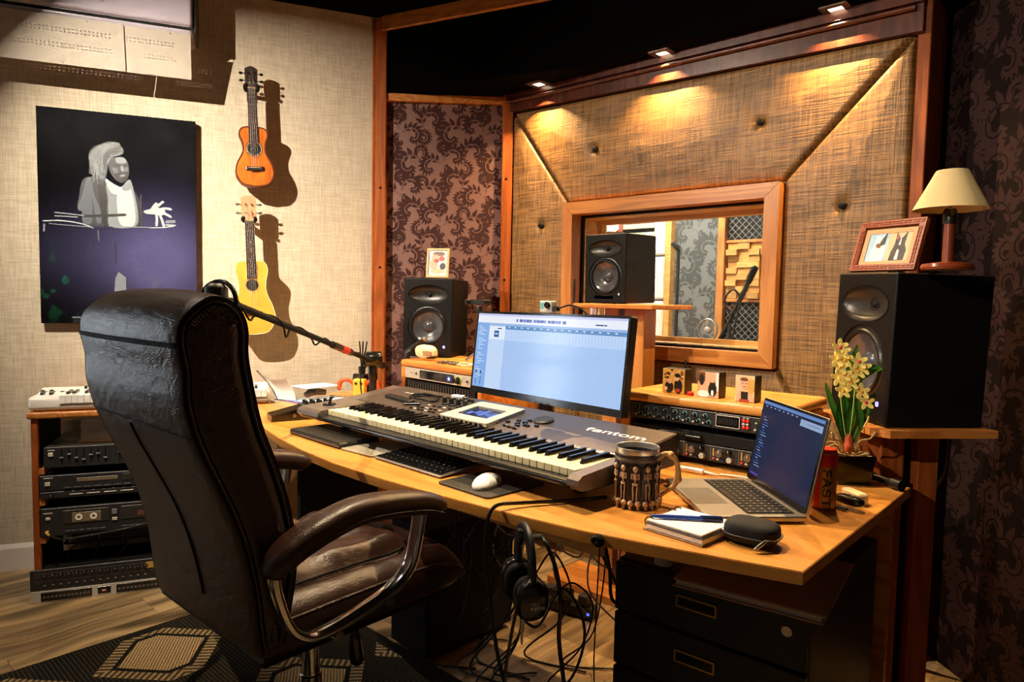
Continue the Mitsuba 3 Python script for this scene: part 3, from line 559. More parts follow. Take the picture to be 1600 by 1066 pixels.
# ---------------------------------------------------------------- drawer cabinet under the desk
k = thing('drawer_cabinet', 'black two drawer filing cabinet under the right end of the desk', 'cabinet', (-.622, 1.255, 0), 3.)
mat('cabinet_black', '#121113', .42, spec=.4)
part(k, 'carcass', rbox(-.205, .205, .018, .55, .03, .640, .004), 'cabinet_black')
for i, (z0, z1) in enumerate(((.528, .636), (.405, .523), (.06, .40))):
    d_ = part(k, 'drawer', rbox(-.203, .203, 0, .017, z0, z1, .003), 'cabinet_black')
    if i < 3:
        zc = z0+.60*(z1-z0) if i < 2 else .33
        part(d_, 'label_holder', prism(rrect(.088, .026, .003).difference(rrect(.081, .019, .002)), .004, M((-.012, 0, zc))@XZ), 'brass'); part(d_, 'label_card', box(-.053, .029, -.0012, 0, zc-.010, zc+.010), 'black_gloss')
part(k, 'lock', mv(lathe([(0, 0), (.011, 0), (.010, .004), (0, .004)], 20), (.168, 0, .600), rx=90), 'steel', 40, label='round steel lock'); 
for xx in (-.17, .17):
    for yy in (.06, .50): part(k, 'foot', cyl(.016, (xx, yy, 0), (xx, yy, .03), 12), 'rubber', True)
k = thing('document_folder', 'tan document folder lying on the black drawer cabinet', 'folder', (-.555, 1.305, .6405), 8.)
part(k, 'cover', rbox(-.12, .165, -.085, .22, .013, .018, .002), 'tan_card'); part(k, 'pages', box(-.115, .155, -.078, .215, .003, .0128), 'light_grey'); part(k, 'back_cover', rbox(-.12, .16, -.085, .22, 0, .003, .001), 'tan_card')
k = thing('knurled_cap', 'pale ribbed jar cap on the left of the black cabinet', 'cap', (-.735, 1.295, .6405)); part(k, 'cap', prism(Polygon([((.019+.0012*(i % 2))*math.cos(i*math.pi/30), (.019+.0012*(i % 2))*math.sin(i*math.pi/30)) for i in range(60)]), .024), 'light_grey'); part(k, 'top', mv(disc(.017, .001), (0, 0, .024)), 'mid_grey')
# ---------------------------------------------------------------- hi-fi rack by the fabric wall
rm = M((-3.086, .639, 0), 64.6); rm[:3, :3] = np.stack([np.append(WD, 0), np.append(-WN, 0), [0, 0, 1]], 1)
k = thing('hifi_rack', 'open wooden hi-fi rack against the linen wall', 'equipment rack', m=rm); RK = rm
part(k, 'top_board', rbox(.0, .875, -.012, .375, .716, .742, .008, 2), 'wood_rail', 50)
part(k, 'side', rbox(.012, .034, .0, .36, .0, .7155, .003), 'wood_post'); part(k, 'side', rbox(.50, .522, 0, .36, 0, .7155, .003), 'wood_post'); part(k, 'side', rbox(.84, .862, 0, .36, 0, .7155, .003), 'wood_post')
part(k, 'lining', box(.0341, .0344, .02, .35, 0, .714), 'black_matte')
for z in (.499, .377, .229): part(k, 'rail', box(.0345, .052, .004, .35, z, z+.022), 'wood_frame')
def unit(name, label, z0, z1, x0=.052, x1=.492, d=.33, face='face_black', y=0.): 
    q = thing(name, label, 'audio unit', m=RK); part(q, 'chassis', box(x0+.003, x1-.003, y+.008, d, z0+.001, z1-.001), 'gunmetal_dark'); part(q, 'faceplate', rbox(x0, x1, y-.004, y+.008, z0, z1, .002), face); return q
mat('gunmetal_dark', '#3a3836', .45, .4); mat('face_warm', '#1a1817', .4)
q = unit('graphic_equalizer', 'black graphic equalizer in the top slot of the hi-fi rack', .524, .604)
part(q, 'power_button', rbox(.068, .084, -.010, -.004, .569, .584, .001), 'light_grey'); part(q, 'badge', box(.066, .090, -.0046, -.004, .5905, .5945), 'light_grey')
for i in range(15):
    if i == 7: continue
    x = .112+i*.0245; zz = .563+.012*math.sin(i*1.7)
    part(q, 'slot', box(x-.0015, x+.0015, -.0046, -.004, .538, .594), 'black_void'); part(q, 'slider', rbox(x-.006, x+.006, -.012, -.004, zz-.0025, zz+.0025, .001), 'mid_grey')
q = unit('tuner', 'black tuner with a long display in the second slot', .434, .494, .037, .496)
part(q, 'display', rbox(.16, .30, -.006, -.004, .464, .479, .001), 'gold_grey'); part(q, 'display', rbox(.315, .45, -.006, -.004, .458, .486, .001), 'gunmetal_dark'); mat('gold_grey', '#6f6553', .4)
part(q, 'power_button', rbox(.055, .072, -.010, -.004, .455, .470, .001), 'light_grey'); part(q, 'badge', box(.05, .082, -.0046, -.004, .483, .487), 'light_grey')
for i in range(10): part(q, 'button', rbox(.115+i*.034, .142+i*.034, -.009, -.004, .440, .446, .001), 'dark_grey')
q = unit('disc_player', 'flat black disc player with a row of silver bars under the tuner', .404, .430, .037, .496)
for i in range(5): part(q, 'bar', rbox(.135+i*.058, .180+i*.058, -.007, -.004, .4145, .4185, .001), 'light_grey' if i != 4 else 'steel')
knob(q, .075, .415, .008, .010, 'black_gloss')
q = unit('cassette_deck', 'black twin cassette deck with clear doors', .256, .366, .037, .496)
for j, x0 in enumerate((.112, .308)):
    dr_ = part(q, 'door', rbox(x0, x0+.155, -.007, -.004, .300, .354, .002), 'gunmetal_dark')
    if j == 0:
        part(dr_, 'cassette', rbox(x0+.03, x0+.128, -.0085, -.007, .306, .343, .002), 'gold_grey')
        for xx in (.053, .103): part(dr_, 'reel', mv(ring(.0125, .006, .002), (x0+xx, -.0083, .325), rx=90), 'white_plastic')
    else: part(dr_, 'display', rbox(x0+.06, x0+.10, -.0085, -.007, .31, .33, .002), 'orange_dim')
mat('orange_dim', '#5c3a2c', .5)
part(q, 'button', rbox(.278, .296, -.010, -.004, .325, .345, .001), 'mid_grey'); part(q, 'button', rbox(.278, .296, -.010, -.004, .300, .312, .001), 'light_grey')
part(q, 'badge', box(.047, .078, -.0046, -.004, .345, .350), 'light_grey'); part(q, 'power_button', rbox(.055, .07, -.01, -.004, .322, .332, .001), 'light_grey')
for i in range(6): part(q, 'key', rbox(.115+i*.024, .136+i*.024, -.011, -.004, .266, .276, .001), 'dark_grey'); part(q, 'key', rbox(.31+i*.024, .331+i*.024, -.011, -.004, .266, .276, .001), 'dark_grey')
part(q, 'plug', tube([(.06, -.004, .275), (.062, -.03, .280), (.075, -.045, .272)], [.006, .005, .004], 8), 'gold_matte', True)
q = solo('audio_cable', 'black cable drooping across the cassette deck', 'cable', tube([(.075, -.045, .272), (.12, -.04, .252), (.22, -.03, .256), (.33, -.03, .268), (.44, -.02, .285), (.52, -.02, .295)], .004, 8), 'black_gloss', True, m=RK)
q = thing('patch_bay', 'black patch bay full of small knobs near the floor', 'audio unit', m=RK)
part(q, 'chassis', box(.04, .46, -.004, .2, .0475, .128), 'black_matte'); part(q, 'faceplate', rbox(.0, .482, -.012, -.004, .0475, .130, .002), 'face_black')
for i in range(14): knob(q, .05+i*.0265, .105, .008, .010, 'black_gloss', y=-.012); part(q, 'button', rbox(.045+i*.0265, .053+i*.0265, -.016, -.012, .066, .070, .001), 'mid_grey')
part(q, 'meter', rbox(.395, .475, -.014, -.012, .092, .118, .001), 'gold_matte')
for i in range(3): part(q, 'caption_bar', box(.015, .46, -.0126, -.012, .083+i*.0185-.006*(i > 1), .0838+i*.0185-.006*(i > 1)), 'mid_grey')
q = thing('rack_unit', 'silver faced unit with black windows standing on the floor', 'audio unit', m=RK)
part(q, 'chassis', box(.04, .46, -.004, .2, .001, .0465), 'black_matte'); part(q, 'faceplate', rbox(.0, .482, -.012, -.004, .0, .0470, .0015), 'light_grey')
part(q, 'jack_field', rbox(.035, .205, -.0145, -.012, .006, .040, .001), 'black_gloss'); part(q, 'jack_field', rbox(.29, .475, -.0145, -.012, .006, .040, .001), 'black_gloss'); part(q, 'display', rbox(.225, .270, -.0145, -.012, .010, .038, .001), 'black_gloss')
part(q, 'digit', mv(text('44', .008), (.247, -.0146, .024), rx=90), 'red', emitter=emit('', '#ffb0a0', .8))
for i in range(12): part(q, 'jack', mv(ring(.0045, .0025, .002, 12), (.046+i*.0135, -.0146, .022), rx=90), 'mid_grey'); part(q, 'jack', mv(ring(.0045, .0025, .002, 12), (.30+i*.0145, -.0146, .022), rx=90), 'mid_grey')
q = thing('plastic_case_stack', 'clear plastic box stack of discs on the equalizer', 'box', m=RK)
part(q, 'case', box(.165, .34, .06, .20, .6045, .705), 'frosted'); part(q, 'lid', rbox(.160, .345, .055, .205, .690, .7095, .003), 'light_grey'); part(q, 'base', box(.160, .345, .055, .205, .6045, .615), 'tan_card'); mat('frosted', '#b5aea2', .35)
q = thing('cable_trunking', 'long pale grey trunking lying on the shelf behind the cables', 'trunking', m=RK)
part(q, 'body', rbox(.095, .49, .22, .27, .150, .222, .004), 'mid_grey'); part(q, 'end_cap', rbox(.078, .0945, .218, .272, .150, .222, .003), 'white_plastic'); part(q, 'bracket', box(.06, .49, .24, .29, .14, .1495), 'black_matte')
for i in range(3): solo('audio_cable', 'thin black cable hanging below the cassette deck', 'cable', tube([(.14+i*.09, .0, .245), (.15+i*.08, .02, .21), (.12+i*.10, .04, .18), (.11+i*.09, .05, .14)], .003, 6), 'black_plastic', True, m=RK, group='cables hanging in the hi-fi rack')
# white controller keyboard on the rack
q = thing('midi_keyboard', 'white controller keyboard lying on the hi-fi rack', 'keyboard', m=RK@M((.004, -.006, .7425)))
part(q, 'body', rbox(0, .87, 0.0, .215, .004, .058, .016, 2), 'white_plastic', 50); part(q, 'deck', prism([(.10, .048), (.20, .068), (.215, .068), (.215, .04), (.1, .04)], .86, M((.005, 0, 0))@YZ), 'white_plastic'); part(q, 'base', box(.02, .85, .012, .20, .0, .0045), 'orange_brown'); mat('orange_brown', '#a0703c', .6)  # base strip in an even orange brown
for i in range(36): part(q, 'white_key', rbox(.105+i*.0208, .1252+i*.0208, -.006, .105, .030, .0625, .0015), 'mouse_white')
for i in range(35):
    if i % 7 in (0, 1, 3, 4, 5): part(q, 'black_key', rbox(.105+(i+1)*.0208-.006, .105+(i+1)*.0208+.006, .035, .105, .0615, .071, .002), 'black_gloss')
for x in (.035, .065): part(q, 'wheel', mv(cyl(.016, (-.005, 0, 0), (.005, 0, 0), 18), (x, .07, .060)), 'black_plastic', 40)
for i in range(9): part(q, 'slider', rbox(.16+i*.022, .17+i*.022, .15, .158, .066, .078, .001), 'black_plastic'); 
for x in (.02, .05, .08): part(q, 'slot', box(x, x+.012, .13, .19, .0585, .0592), 'black_plastic')
# ---------------------------------------------------------------- rug
solo('rug', 'black woven rug with tan diamond pattern under the chair', 'rug', rbox(-2.557, -.88, -1.2, 1.432, .0005, .007, .003), 'rug_weave')
# ---------------------------------------------------------------- executive chair (local: x right, y towards the desk; z up)
ch = thing('office_chair', 'high backed brown leather executive chair with chrome arm loops', 'chair', (-1.408, 0, 0), 1.0)
HW = .246
rear = [(.470, 1.182), (.450, 1.155), (.447, 1.12), (.455, 1.075), (.457, 1.02), (.475, .95), (.505, .88), (.540, .80), (.565, .72), (.580, .64), (.588, .57), (.600, .525)]
frontp = [(.635, .53), (.655, .60), (.668, .70), (.655, .80), (.628, .89), (.598, .97), (.580, 1.05), (.572, 1.10), (.572, 1.145), (.560, 1.178), (.535, 1.199), (.503, 1.203)]
prof = catmull(rear+frontp, 5, True)
def shell(scale_pts):
    """loft of the side profile across the width, edges rounded; scale_pts: (x, inset)"""
    pl = Polygon(prof).buffer(0); v, f, n = [], [], len(prof)
    c = prof
    t = np.roll(c, -1, 0)-np.roll(c, 1, 0); nrm = np.stack([t[:, 1], -t[:, 0]], 1); nrm /= np.linalg.norm(nrm, axis=1, keepdims=True)
    if pl.contains(Point(c[0]+nrm[0]*.004)): nrm = -nrm
    for x, ins in scale_pts:
        q = c-nrm*ins; v.append(np.column_stack([np.full(n, x), q]))
    for i in range(len(scale_pts)-1):
        for j in range(n):
            k = (j+1) % n; f += [[i*n+j, i*n+k, (i+1)*n+k], [i*n+j, (i+1)*n+k, (i+1)*n+j]]
    v = np.vstack(v); m = trimesh.Trimesh(v, np.array(f), process=False)
    caps = [trimesh.Trimesh(np.column_stack([np.full(len(cv), x), cv]), cf) for x, ins in (scale_pts[0], scale_pts[-1]) for cv, cf in [trimesh.creation.triangulate_polygon(Polygon(c-nrm*ins).buffer(0), engine='earcut')]]
    return [m]+caps, nrm
body, nrm = shell([(-HW+.012, .012), (-HW+.004, .005), (-HW+.001, .0), (-HW+.03, -.004), (-HW*.5, -.010), (0, -.012), (HW*.5, -.010), (HW-.03, -.004), (HW-.001, 0), (HW-.004, .005), (HW-.012, .012)])
part(ch, 'backrest', body[0], 'leather', True)
for s in (-1, 1):
    side = shell([(s*(HW-.013), .014), (s*(HW-.004), .017), (s*(HW-.0005), .024), (s*(HW+.001), .034)])[0]
    sp_ = part(ch, 'side_panel', side, 'leather', 25)
    pp = np.column_stack([np.full(len(prof), s*(HW-.003)), prof-nrm*.010])
    part(sp_, 'piping', tube(pp, .0032, 6, 0, closed=True), 'leather', True)
    pp = np.column_stack([np.full(len(prof), s*(HW-.0005)), prof-nrm*.026])
    st = [tube([pp[i], pp[i]*.55+(pp[i]+np.append(0, -nrm[i]*.012))*.45, pp[i]+np.append(0, nrm[i]*.010)], .0022, 5, 0) for i in [q % 120 for q in range(103, 124)]]
    part(sp_, 'stitching', st, 'leather_arm', True, kind='stuff')
def rear_y(z):
    r = catmull(rear, 5); r = r[np.argsort(r[:, 1])]; return float(np.interp(z, r[:, 1], r[:, 0]))
def seam(pts, name='seam', r=.0028):
    p = [(x, rear_y(z)-bul(x)-.0005, z) for x, z in pts]; part(ch, name, tube(p, r, 6, 3), 'black_matte', True)
def bul(x):
    return float(np.interp(abs(x), [0, HW*.5, HW-.03, HW-.001], [.012, .010, .004, 0]))
seam([(x, 1.122) for x in np.linspace(-HW+.003, HW-.004, 9)]); seam([(x, 1.117) for x in np.linspace(-HW+.003, HW-.004, 9)], r=.0018)
seam([(x, .955+.012*math.cos(x*5.)) for x in np.linspace(-HW+.003, HW-.004, 9)], r=.0016)
seam([(0.004*i, z) for i, z in enumerate(np.linspace(.958, .60, 14))], r=.0035)
# headrest pillow facing the desk
part(ch, 'headrest', mv(ball(1, sub=3, sc=(.235, .05, .10)), (0, .565, 1.10)), 'leather', True)
# seat
def seat_mesh():
    nx, ny = 56, 64; X, Y = np.meshgrid(np.linspace(-1, 1, nx), np.linspace(0, 1, ny))
    y = .60+.535*Y; edge = (1-np.abs(X)**8)**.5
    front = np.clip((y-1.05)/.085, 0, 1)
    z = .615-.065*(1-np.sqrt(1-front**2))
    padm = np.clip((.165-np.abs(X*HW))/.03, 0, 1)*np.clip((y-.64)/.03, 0, 1)*np.clip((1.03-y)/.04, 0, 1)
    wr = meshkit.fbm(np.stack([X*5+Y*3, Y*7-X*2, X*0+2], -1), 3)-.5
    z = z+padm*.026+padm*wr*.040-.012*np.exp(-((np.abs(X*HW)-.172)/.008)**2)*(front < .5)
    z = .53+(z-.53)*edge
    x = X*HW*(1-.02*front)
    top = np.stack([x, y, z], -1).reshape(-1, 3)
    bot = np.stack([x*.97, y, .512+.025*front**2+0*X], -1).reshape(-1, 3)
    i, j = np.meshgrid(np.arange(ny-1), np.arange(nx-1), indexing='ij'); k = i*nx+j
    f = np.stack([k, k+1, k+nx+1, k+nx], -1).reshape(-1, 4); n0 = nx*ny
    fb = f[:, ::-1]+n0; sides = []
    def strip(idx): sides.extend([[idx[q], idx[q]+n0, idx[q+1]+n0, idx[q+1]] for q in range(len(idx)-1)])
    strip(list(range(nx))); strip([q*nx+nx-1 for q in range(ny)]); strip([(ny-1)*nx+q for q in range(nx-1, -1, -1)]); strip([q*nx for q in range(ny-1, -1, -1)])
    q = np.vstack([f, fb, np.array(sides)])
    return trimesh.Trimesh(np.vstack([top, bot]), np.vstack([q[:, [0, 1, 2]], q[:, [0, 2, 3]]]), process=False)
st_ = part(ch, 'seat', seat_mesh(), 'leather_arm', 50)
for s in (-1, 1): part(st_, 'piping', tube([(s*HW*.985, .62, .580), (s*HW*.985, .80, .584), (s*HW*.985, 1.0, .584), (s*HW*.965, 1.09, .565), (s*HW*.95, 1.125, .545)], .0045, 6, 4), 'leather', True)
part(st_, 'seam', tube([(-.168, .66, .612), (-.168, .85, .614), (-.16, 1.0, .614), (0, 1.035, .616), (.16, 1.0, .614), (.168, .85, .614), (.168, .66, .612)], .003, 6, 5), 'black_matte', True)
part(ch, 'seat_pan', rbox(-.24, .24, .60, 1.08, .497, .519, .01), 'black_matte')
# armrests
osec = np.array([[math.cos(a)*1.0, math.sin(a)*1.0] for a in np.linspace(0, 2*np.pi, 17)[:-1]]); osec = np.sign(osec)*np.abs(osec)**.75
for s in (-1, 1):
    xa = s*(HW+.032)
    ap = [(xa, .600, .692), (xa, .607, .714), (xa, .642, .738), (xa, .700, .758), (xa, .775, .774), (xa, .862, .770), (xa, .945, .757), (xa, .995, .740), (xa, 1.003, .728)]
    arm = part(ch, 'armrest', tube(ap, [.020, .030, .034, .0345, .0345, .034, .032, .028, .016], 16, 6, sect=osec*[[1.0, .82]], up=(0, 0, 1)), 'leather_arm', True)
    part(arm, 'stitching', tube([(xa+s*.0335, y, z-.010) for _, y, z in ap[2:8]], .0016, 5, 4), 'leather', True)
    lp = [(xa, .597, .712), (xa, .604, .660), (xa, .630, .590), (xa, .668, .556), (xa, .720, .552), (xa, .800, .566), (xa, .870, .586), (xa, .918, .622), (xa, .938, .680), (xa, .950, .745)]
    lo = part(ch, 'arm_frame', tube(lp, .0165, 14, 6, sect=osec*[[.62, 1.15]], up=(1, 0, 0)), 'chrome', True)
    for y, z in ((.735, .535), (.862, .563)): part(lo, 'bolt', cyl(.010, (xa-s*.03, y, z), (xa+s*.012, y, z), 14), 'chrome', 40)
# underside
cy = .850
part(ch, 'tilt_mechanism', rbox(-.07, .07, cy-.14, cy+.12, .455, .497, .01), 'black_plastic'); part(ch, 'gas_column', lathe([(0, .10), (.026, .10), (.026, .30), (.021, .302), (.021, .456), (0, .456)], 24, (0, cy, 0)), 'chrome', 40)
lv = part(ch, 'tension_lever', tube([(.10, cy+.02, .49), (.105, cy+.045, .455), (.105, cy+.05, .42)], .005, 8), 'black_plastic', True); part(lv, 'grip', tube([(.105, cy+.05, .43), (.105, cy+.053, .40), (.105, cy+.058, .355), (.105, cy+.06, .34)], [.010, .016, .018, .011], 12), 'black_gloss', True)
part(ch, 'hub', lathe([(0, .085), (.045, .085), (.045, .125), (.03, .135), (0, .135)], 24, (0, cy, 0)), 'black_plastic', 40)
for i in range(5):
    a = math.radians(60+i*72); u = np.array([math.cos(a), math.sin(a), 0]); c = np.array([0, cy, 0])
    lg = part(ch, 'base_leg', tube([c+u*.03+[0, 0, .105], c+u*.15+[0, 0, .110], c+u*.29+[0, 0, .082], c+u*.325+[0, 0, .074]], [.024, .022, .016, .012], 12), 'wood_dark', True)
    n2 = np.array([-u[1], u[0], 0]); w_ = c+u*.305
    for s in (-1, 1): part(lg, 'caster', cyl(.026, w_+n2*s*.006+[0, 0, .0335], w_+n2*s*.022+[0, 0, .0335], 18), 'black_gloss', 40)
# ---------------------------------------------------------------- workstation keyboard
KR = -1.9
KB = M((-1.967, 1.243, ZD), KR)
kb = thing('synthesizer', 'long grey synthesizer keyboard with cream keys across the desk', 'keyboard instrument', m=KB)
mat('key_cream', '#e9dcae', .35, coat=.3); mat('synth_top', '#675d57', .36, .7); mat('synth_side', '#1c1a19', .35, coat=.3)
LX0, LX1, KT = -.140, 1.095, .0775
yb = [(-.028, .044), (-.038, .053), (-.034, .060), (-.008, .062), (-.008, .052), (.16, .052), (.16, .086), (.345, .114), (.365, .108), (.372, .05), (.35, .037), (.0, .037)]
part(kb, 'body', prism(yb, LX1-LX0-.008, M((LX0+.004, 0, 0))@YZ), 'synth_side')
part(kb, 'front_lip', tube([(LX0+.03, -.032, .053), (LX1-.03, -.032, .053)], .0075, 10, 0), 'black_gloss', True)
SL = math.degrees(math.atan2(.028, .200)); PM = M((0, .150, .090), 0, SL)
part(kb, 'top_panel', mv(rbox(LX0+.07, LX1, 0, .212, -.004, .0022, .003), (0, .150, .090), 0, SL), 'synth_top')
part(kb, 'panel_lip', mv(rbox(LX0+.14, LX1-.062, -.006, .006, -.018, .0018, .004), (0, .152, .090), 0, SL), 'synth_top')
for x0, x1 in ((LX0, -.004), (1.062, LX1)):
    ckm = m3.Manifold.hull_points(np.array([(x, y, z) for x in (x0, x1) for y, z in ((-.042, .056), (-.040, .068), (-.026, .077), (.150, .089), (.150, .038), (-.026, .042))]))
    part(kb, 'end_block', tomesh(ckm), 'gunmetal')
part(kb, 'end_shelf', mv(rbox(LX0, .0, 0, .212, -.03, .001, .003), (0, .150, .088), 0, SL), 'gunmetal')
pitch = .0235; blacks = []
for i in range(45):
    x = i*pitch; n7 = (i+2) % 7                       # 0=C: key 0 is an E
    part(kb, 'white_key', rbox(x+.0005, x+pitch-.0005, -.004, .158, KT-.016, KT+.002, .0012), 'key_cream')
    if n7 in (0, 1, 3, 4, 5) and i < 44: blacks.append((x+pitch, n7))
bk_mesh = tomesh(m3.Manifold.hull_points(np.array([(x*s, y, z) for s in (-1, 1) for x, y, z in ((.0060, .0, 0), (.0060, .112, 0), (.0045, .006, .0115), (.0045, .112, .0135))])))
sh = {0: -.003, 1: .003, 3: -.004, 4: 0, 5: .004}
for x, n7 in blacks: part(kb, 'black_key', mv(bk_mesh, (x+sh[n7], .050, KT+.0015)), 'black_gloss')
def pan(name, mesh, mt, u, v, h=.0022, rz=0, smooth=False, **kw): return part(kb, name, mv(mesh, (u, v, h), rz), mt, smooth, m=PM, **kw)
scn = pan('screen_bezel', mv(prism(Polygon([(-.10, -.055), (.10, -.055), (.092, .105), (-.092, .105)]).buffer(.006).difference(shapely.box(-.066, -.022, .066, .066)), .011), (0, 0, -.001)), 'cream_light', .503, .055); mat('cream_light', '#b9b4a6', .45)
part(scn, 'screen', box(.437, .569, .035, .119, .004, .0055), 'led_window', m=PM, emitter=emit('', '#4a5f9a', .25))
for i in range(5): part(scn, 'screen_icon', box(.445+i*.024, .462+i*.024, .06+.012*(i % 2), .085+.014*(i % 3), .0056, .006), 'blue', m=PM, emitter=emit('', '#8fa4de', .35))
for i in range(10): pan('button', rbox(-.008, .008, -.004, .004, 0, .006, .002), 'black_gloss', .400+i*.0205, -.004)
for i in range(4):
    kk = pan('knob', lathe([(0, 0), (.0125, 0), (.0115, .004), (.0085, .006), (.0075, .024), (0, .024)], 18), 'black_plastic', .290+i*.034, .108, smooth=40)
    part(kk, 'pointer', mv(box(-.001, .001, 0, .0078, .0241, .0248), (.290+i*.034, .108, .0022)), 'light_grey', m=PM)
for r, (y, n_, x0, dx) in enumerate(((.070, 5, .255, .026), (.040, 6, .235, .022), (.018, 7, .225, .019))):
    for i in range(n_): pan('button', rbox(-.007, .007, -.0035, .0035, 0, .004, .0015), 'black_gloss' if (i+r) % 3 else 'light_grey', x0+i*dx, y)
pan('slider', rbox(-.03, .03, -.004, .004, 0, .008, .002), 'black_gloss', .195, .045, rz=28)
pan('tray', rbox(-.085, .075, -.014, .014, 0, .010, .003), 'black_plastic', .095, .070, rz=-6)
for u, v in ((.650, .085), (.678, .102), (.628, .062), (.604, .040), (.646, .032), (.668, .028), (.690, .026), (.708, .060), (.732, .072)): pan('button', rbox(-.0075, .0075, -.005, .005, 0, .005, .002), 'black_gloss', u, v)
for a0 in range(4): pan('cursor_button', mv(prism(Point(0, 0).buffer(.020, quad_segs=8).difference(Point(0, 0).buffer(.011)).intersection(Polygon([(0, 0), (.03*math.cos(math.radians(a0*90-30)), .03*math.sin(math.radians(a0*90-30))), (.03*math.cos(math.radians(a0*90+30)), .03*math.sin(math.radians(a0*90+30)))])), .005), (0, 0, 0)), 'black_gloss', .680, .064)
dl = pan('dial', lathe([(0, .0), (.029, 0), (.030, .004), (.026, .008), (.022, .0085), (.019, .0075), (0, .0085)], 36), 'dark_grey', .715, .120, smooth=40)
pan('lettering', text('fantom', .024, .190, .0005, True), 'white_plastic', .960, .128); pan('lettering', text('ROLAND', .008, .05, .0005), 'white_plastic', .045, .15)
sv = part(kb, 'bend_lever', tube([(-.075, .045, .084), (-.075, .050, .102), (-.068, .052, .110)], [.006, .005, .007], 8), 'black_plastic', True); part(sv, 'base', mv(disc(.022, .004), (-.075, .045, .0822)), 'black_gloss')
for xx in (LX0+.1, LX1-.1):
    for yy in (.09, .33): part(kb, 'foot', cyl(.016, (xx, yy, 0), (xx, yy, .038), 12), 'rubber', True)
solo('usb_cable', 'coiled black cable with a white plug resting on the synthesizer', 'cable', tube([(.105, .10, .006), (.13, .135, .006), (.19, .150, .008), (.235, .13, .010), (.24, .10, .007), (.19, .085, .012), (.125, .095, .010), (.11, .12, .012), (.15, .142, .013), (.215, .14, .013), (.27, .150, .010), (.33, .168, .006), (.36, .172, .006)], .0034, 8), 'black_gloss', True, m=KB@PM)
k = thing('cable_plug', 'white plug at the end of the cable coiled on the synthesizer', 'plug', m=KB@PM@M((.285, .175, .003), 12)); part(k, 'body', rbox(-.03, .02, -.009, .009, 0, .014, .003), 'white_plastic'); part(k, 'tip', rbox(.02, .035, -.006, .006, .003, .010, .001), 'steel')
# ---------------------------------------------------------------- monitor
mo = thing('computer_monitor', 'wide computer monitor showing a pale blue recording timeline', 'monitor', m=M((-1.413, 1.652, .875), -6.5, -6.4, -.3))
mw, mh = .704, .290
part(mo, 'housing', rbox(-mw/2, mw/2, .002, .034, 0, mh, .004), 'black_plastic'); part(mo, 'bezel', prism(rrect(mw, mh, .003).difference(shapely.box(-mw/2+.008, -mh/2+.022, mw/2-.008, mh/2-.008)), .003, M((0, .003, mh/2))@XZ), 'black_gloss')
sx0, sx1, sz0, sz1 = -mw/2+.008, mw/2-.008, .022, mh-.008; SWd, SH = sx1-sx0, sz1-sz0
scr = part(mo, 'screen', box(sx0, sx1, .0015, .0022, sz0, sz1), 'led_window', emitter={**emit('', '#a9c8f4', .95), 'sampling_weight': 2.})
def px_(name, u0, u1, v0, v1, col, pw=.95, lift=0):
    part(scr, name, box(sx0+u0*SWd, sx0+u1*SWd, .0010-lift*.0003, .0014-lift*.0003, sz0+v0*SH, sz0+v1*SH), 'led_window', emitter=emit('', col, pw))
px_('menu_bar', 0, 1, .972, 1, '#c9cdf5'); px_('tool_bar', 0, 1, .875, .972, '#eef2fd'); px_('header_strip', 0, 1, .845, .875, '#9dbbe8'); px_('ruler', .225, 1, .80, .845, '#5f8fc4'); px_('inspector', 0, .095, 0, .875, '#86b0ea', lift=1)
px_('track_header', .10, .222, .655, .835, '#e6f1fc'); px_('track_lane', .225, 1, .655, .80, '#bfd8fa'); px_('track_list', .10, .222, 0, .65, '#c4dcfb'); px_('track_icon', .140, .176, .69, .775, '#2d63ad', lift=1); px_('track_wave', .147, .169, .725, .742, '#eef4ff', lift=2); px_('track_name', .165, .195, .80, .812, '#34506f', lift=1)
for i in range(14): px_('transport_icon', .30+i*.0245, .30+i*.0245+(.022 if i % 4 else .012), .905, .940, ['#6f7fd0', '#5d6cc4', '#8a97dc'][i % 3], .8, lift=1)
px_('zoom_text', .82, .865, .905, .920, '#31507c', lift=1); px_('zoom_text', .87, .885, .905, .920, '#31507c', lift=1)
for i in range(16): px_('ruler_mark', .245+i*.046, .245+i*.046+.014, .822, .836, '#d6ebfb', lift=1)
for i in range(40): px_('grid_line', .235+i*.019, .235+i*.019+.0022, .66, .795, '#a3c2ec', lift=1)
for i in range(26):
    v = .82-i*.028
    if i % 7 != 5: px_('list_row', .012+.004*(i % 3), .035+.011*((i*7) % 5), v, v+.010, '#d5e6fb', lift=2)
for u in (.025, .062): px_('fader', u-.002, u+.002, .03, .21, '#3f6da8', lift=2); px_('fader_cap', u-.007, u+.007, .19, .215, '#2c4f80', lift=3)
part(mo, 'lettering', mv(text('LG', .008, .018), (.0, .0018, .0105), rx=90), 'light_grey')
part(mo, 'neck', rbox(-.03, .03, .034, .055, -.10, .14, .006), 'dark_grey', m=np.linalg.inv(M((0, 0, 0), 0, -6.4))); fo = part(mo, 'foot', tube([(-.20, .03, -.1165), (-.10, .06, -.1165), (0, .055, -.1165), (.10, .06, -.1165), (.20, .03, -.1165)], .006, 8), 'black_gloss', True, m=np.linalg.inv(M((0, 0, 0), 0, -6.4)))
k = thing('action_camera', 'small silver action camera on the monitor top edge', 'camera', m=M((-1.384, 1.668, 1.1655), -3)); part(k, 'body', rbox(-.030, .022, -.012, .014, 0, .038, .003), 'light_grey'); part(k, 'lens', mv(lathe([(0, 0), (.010, 0), (.010, .008), (.006, .009), (0, .005)], 20), (.008, -.012, .024), rx=90), 'black_gloss', 40); part(k, 'panel', box(-.026, -.010, -.0128, -.012, .012, .032), 'teal_knob'); part(k, 'plug', rbox(.022, .040, -.006, .010, .006, .022, .002), 'black_plastic')
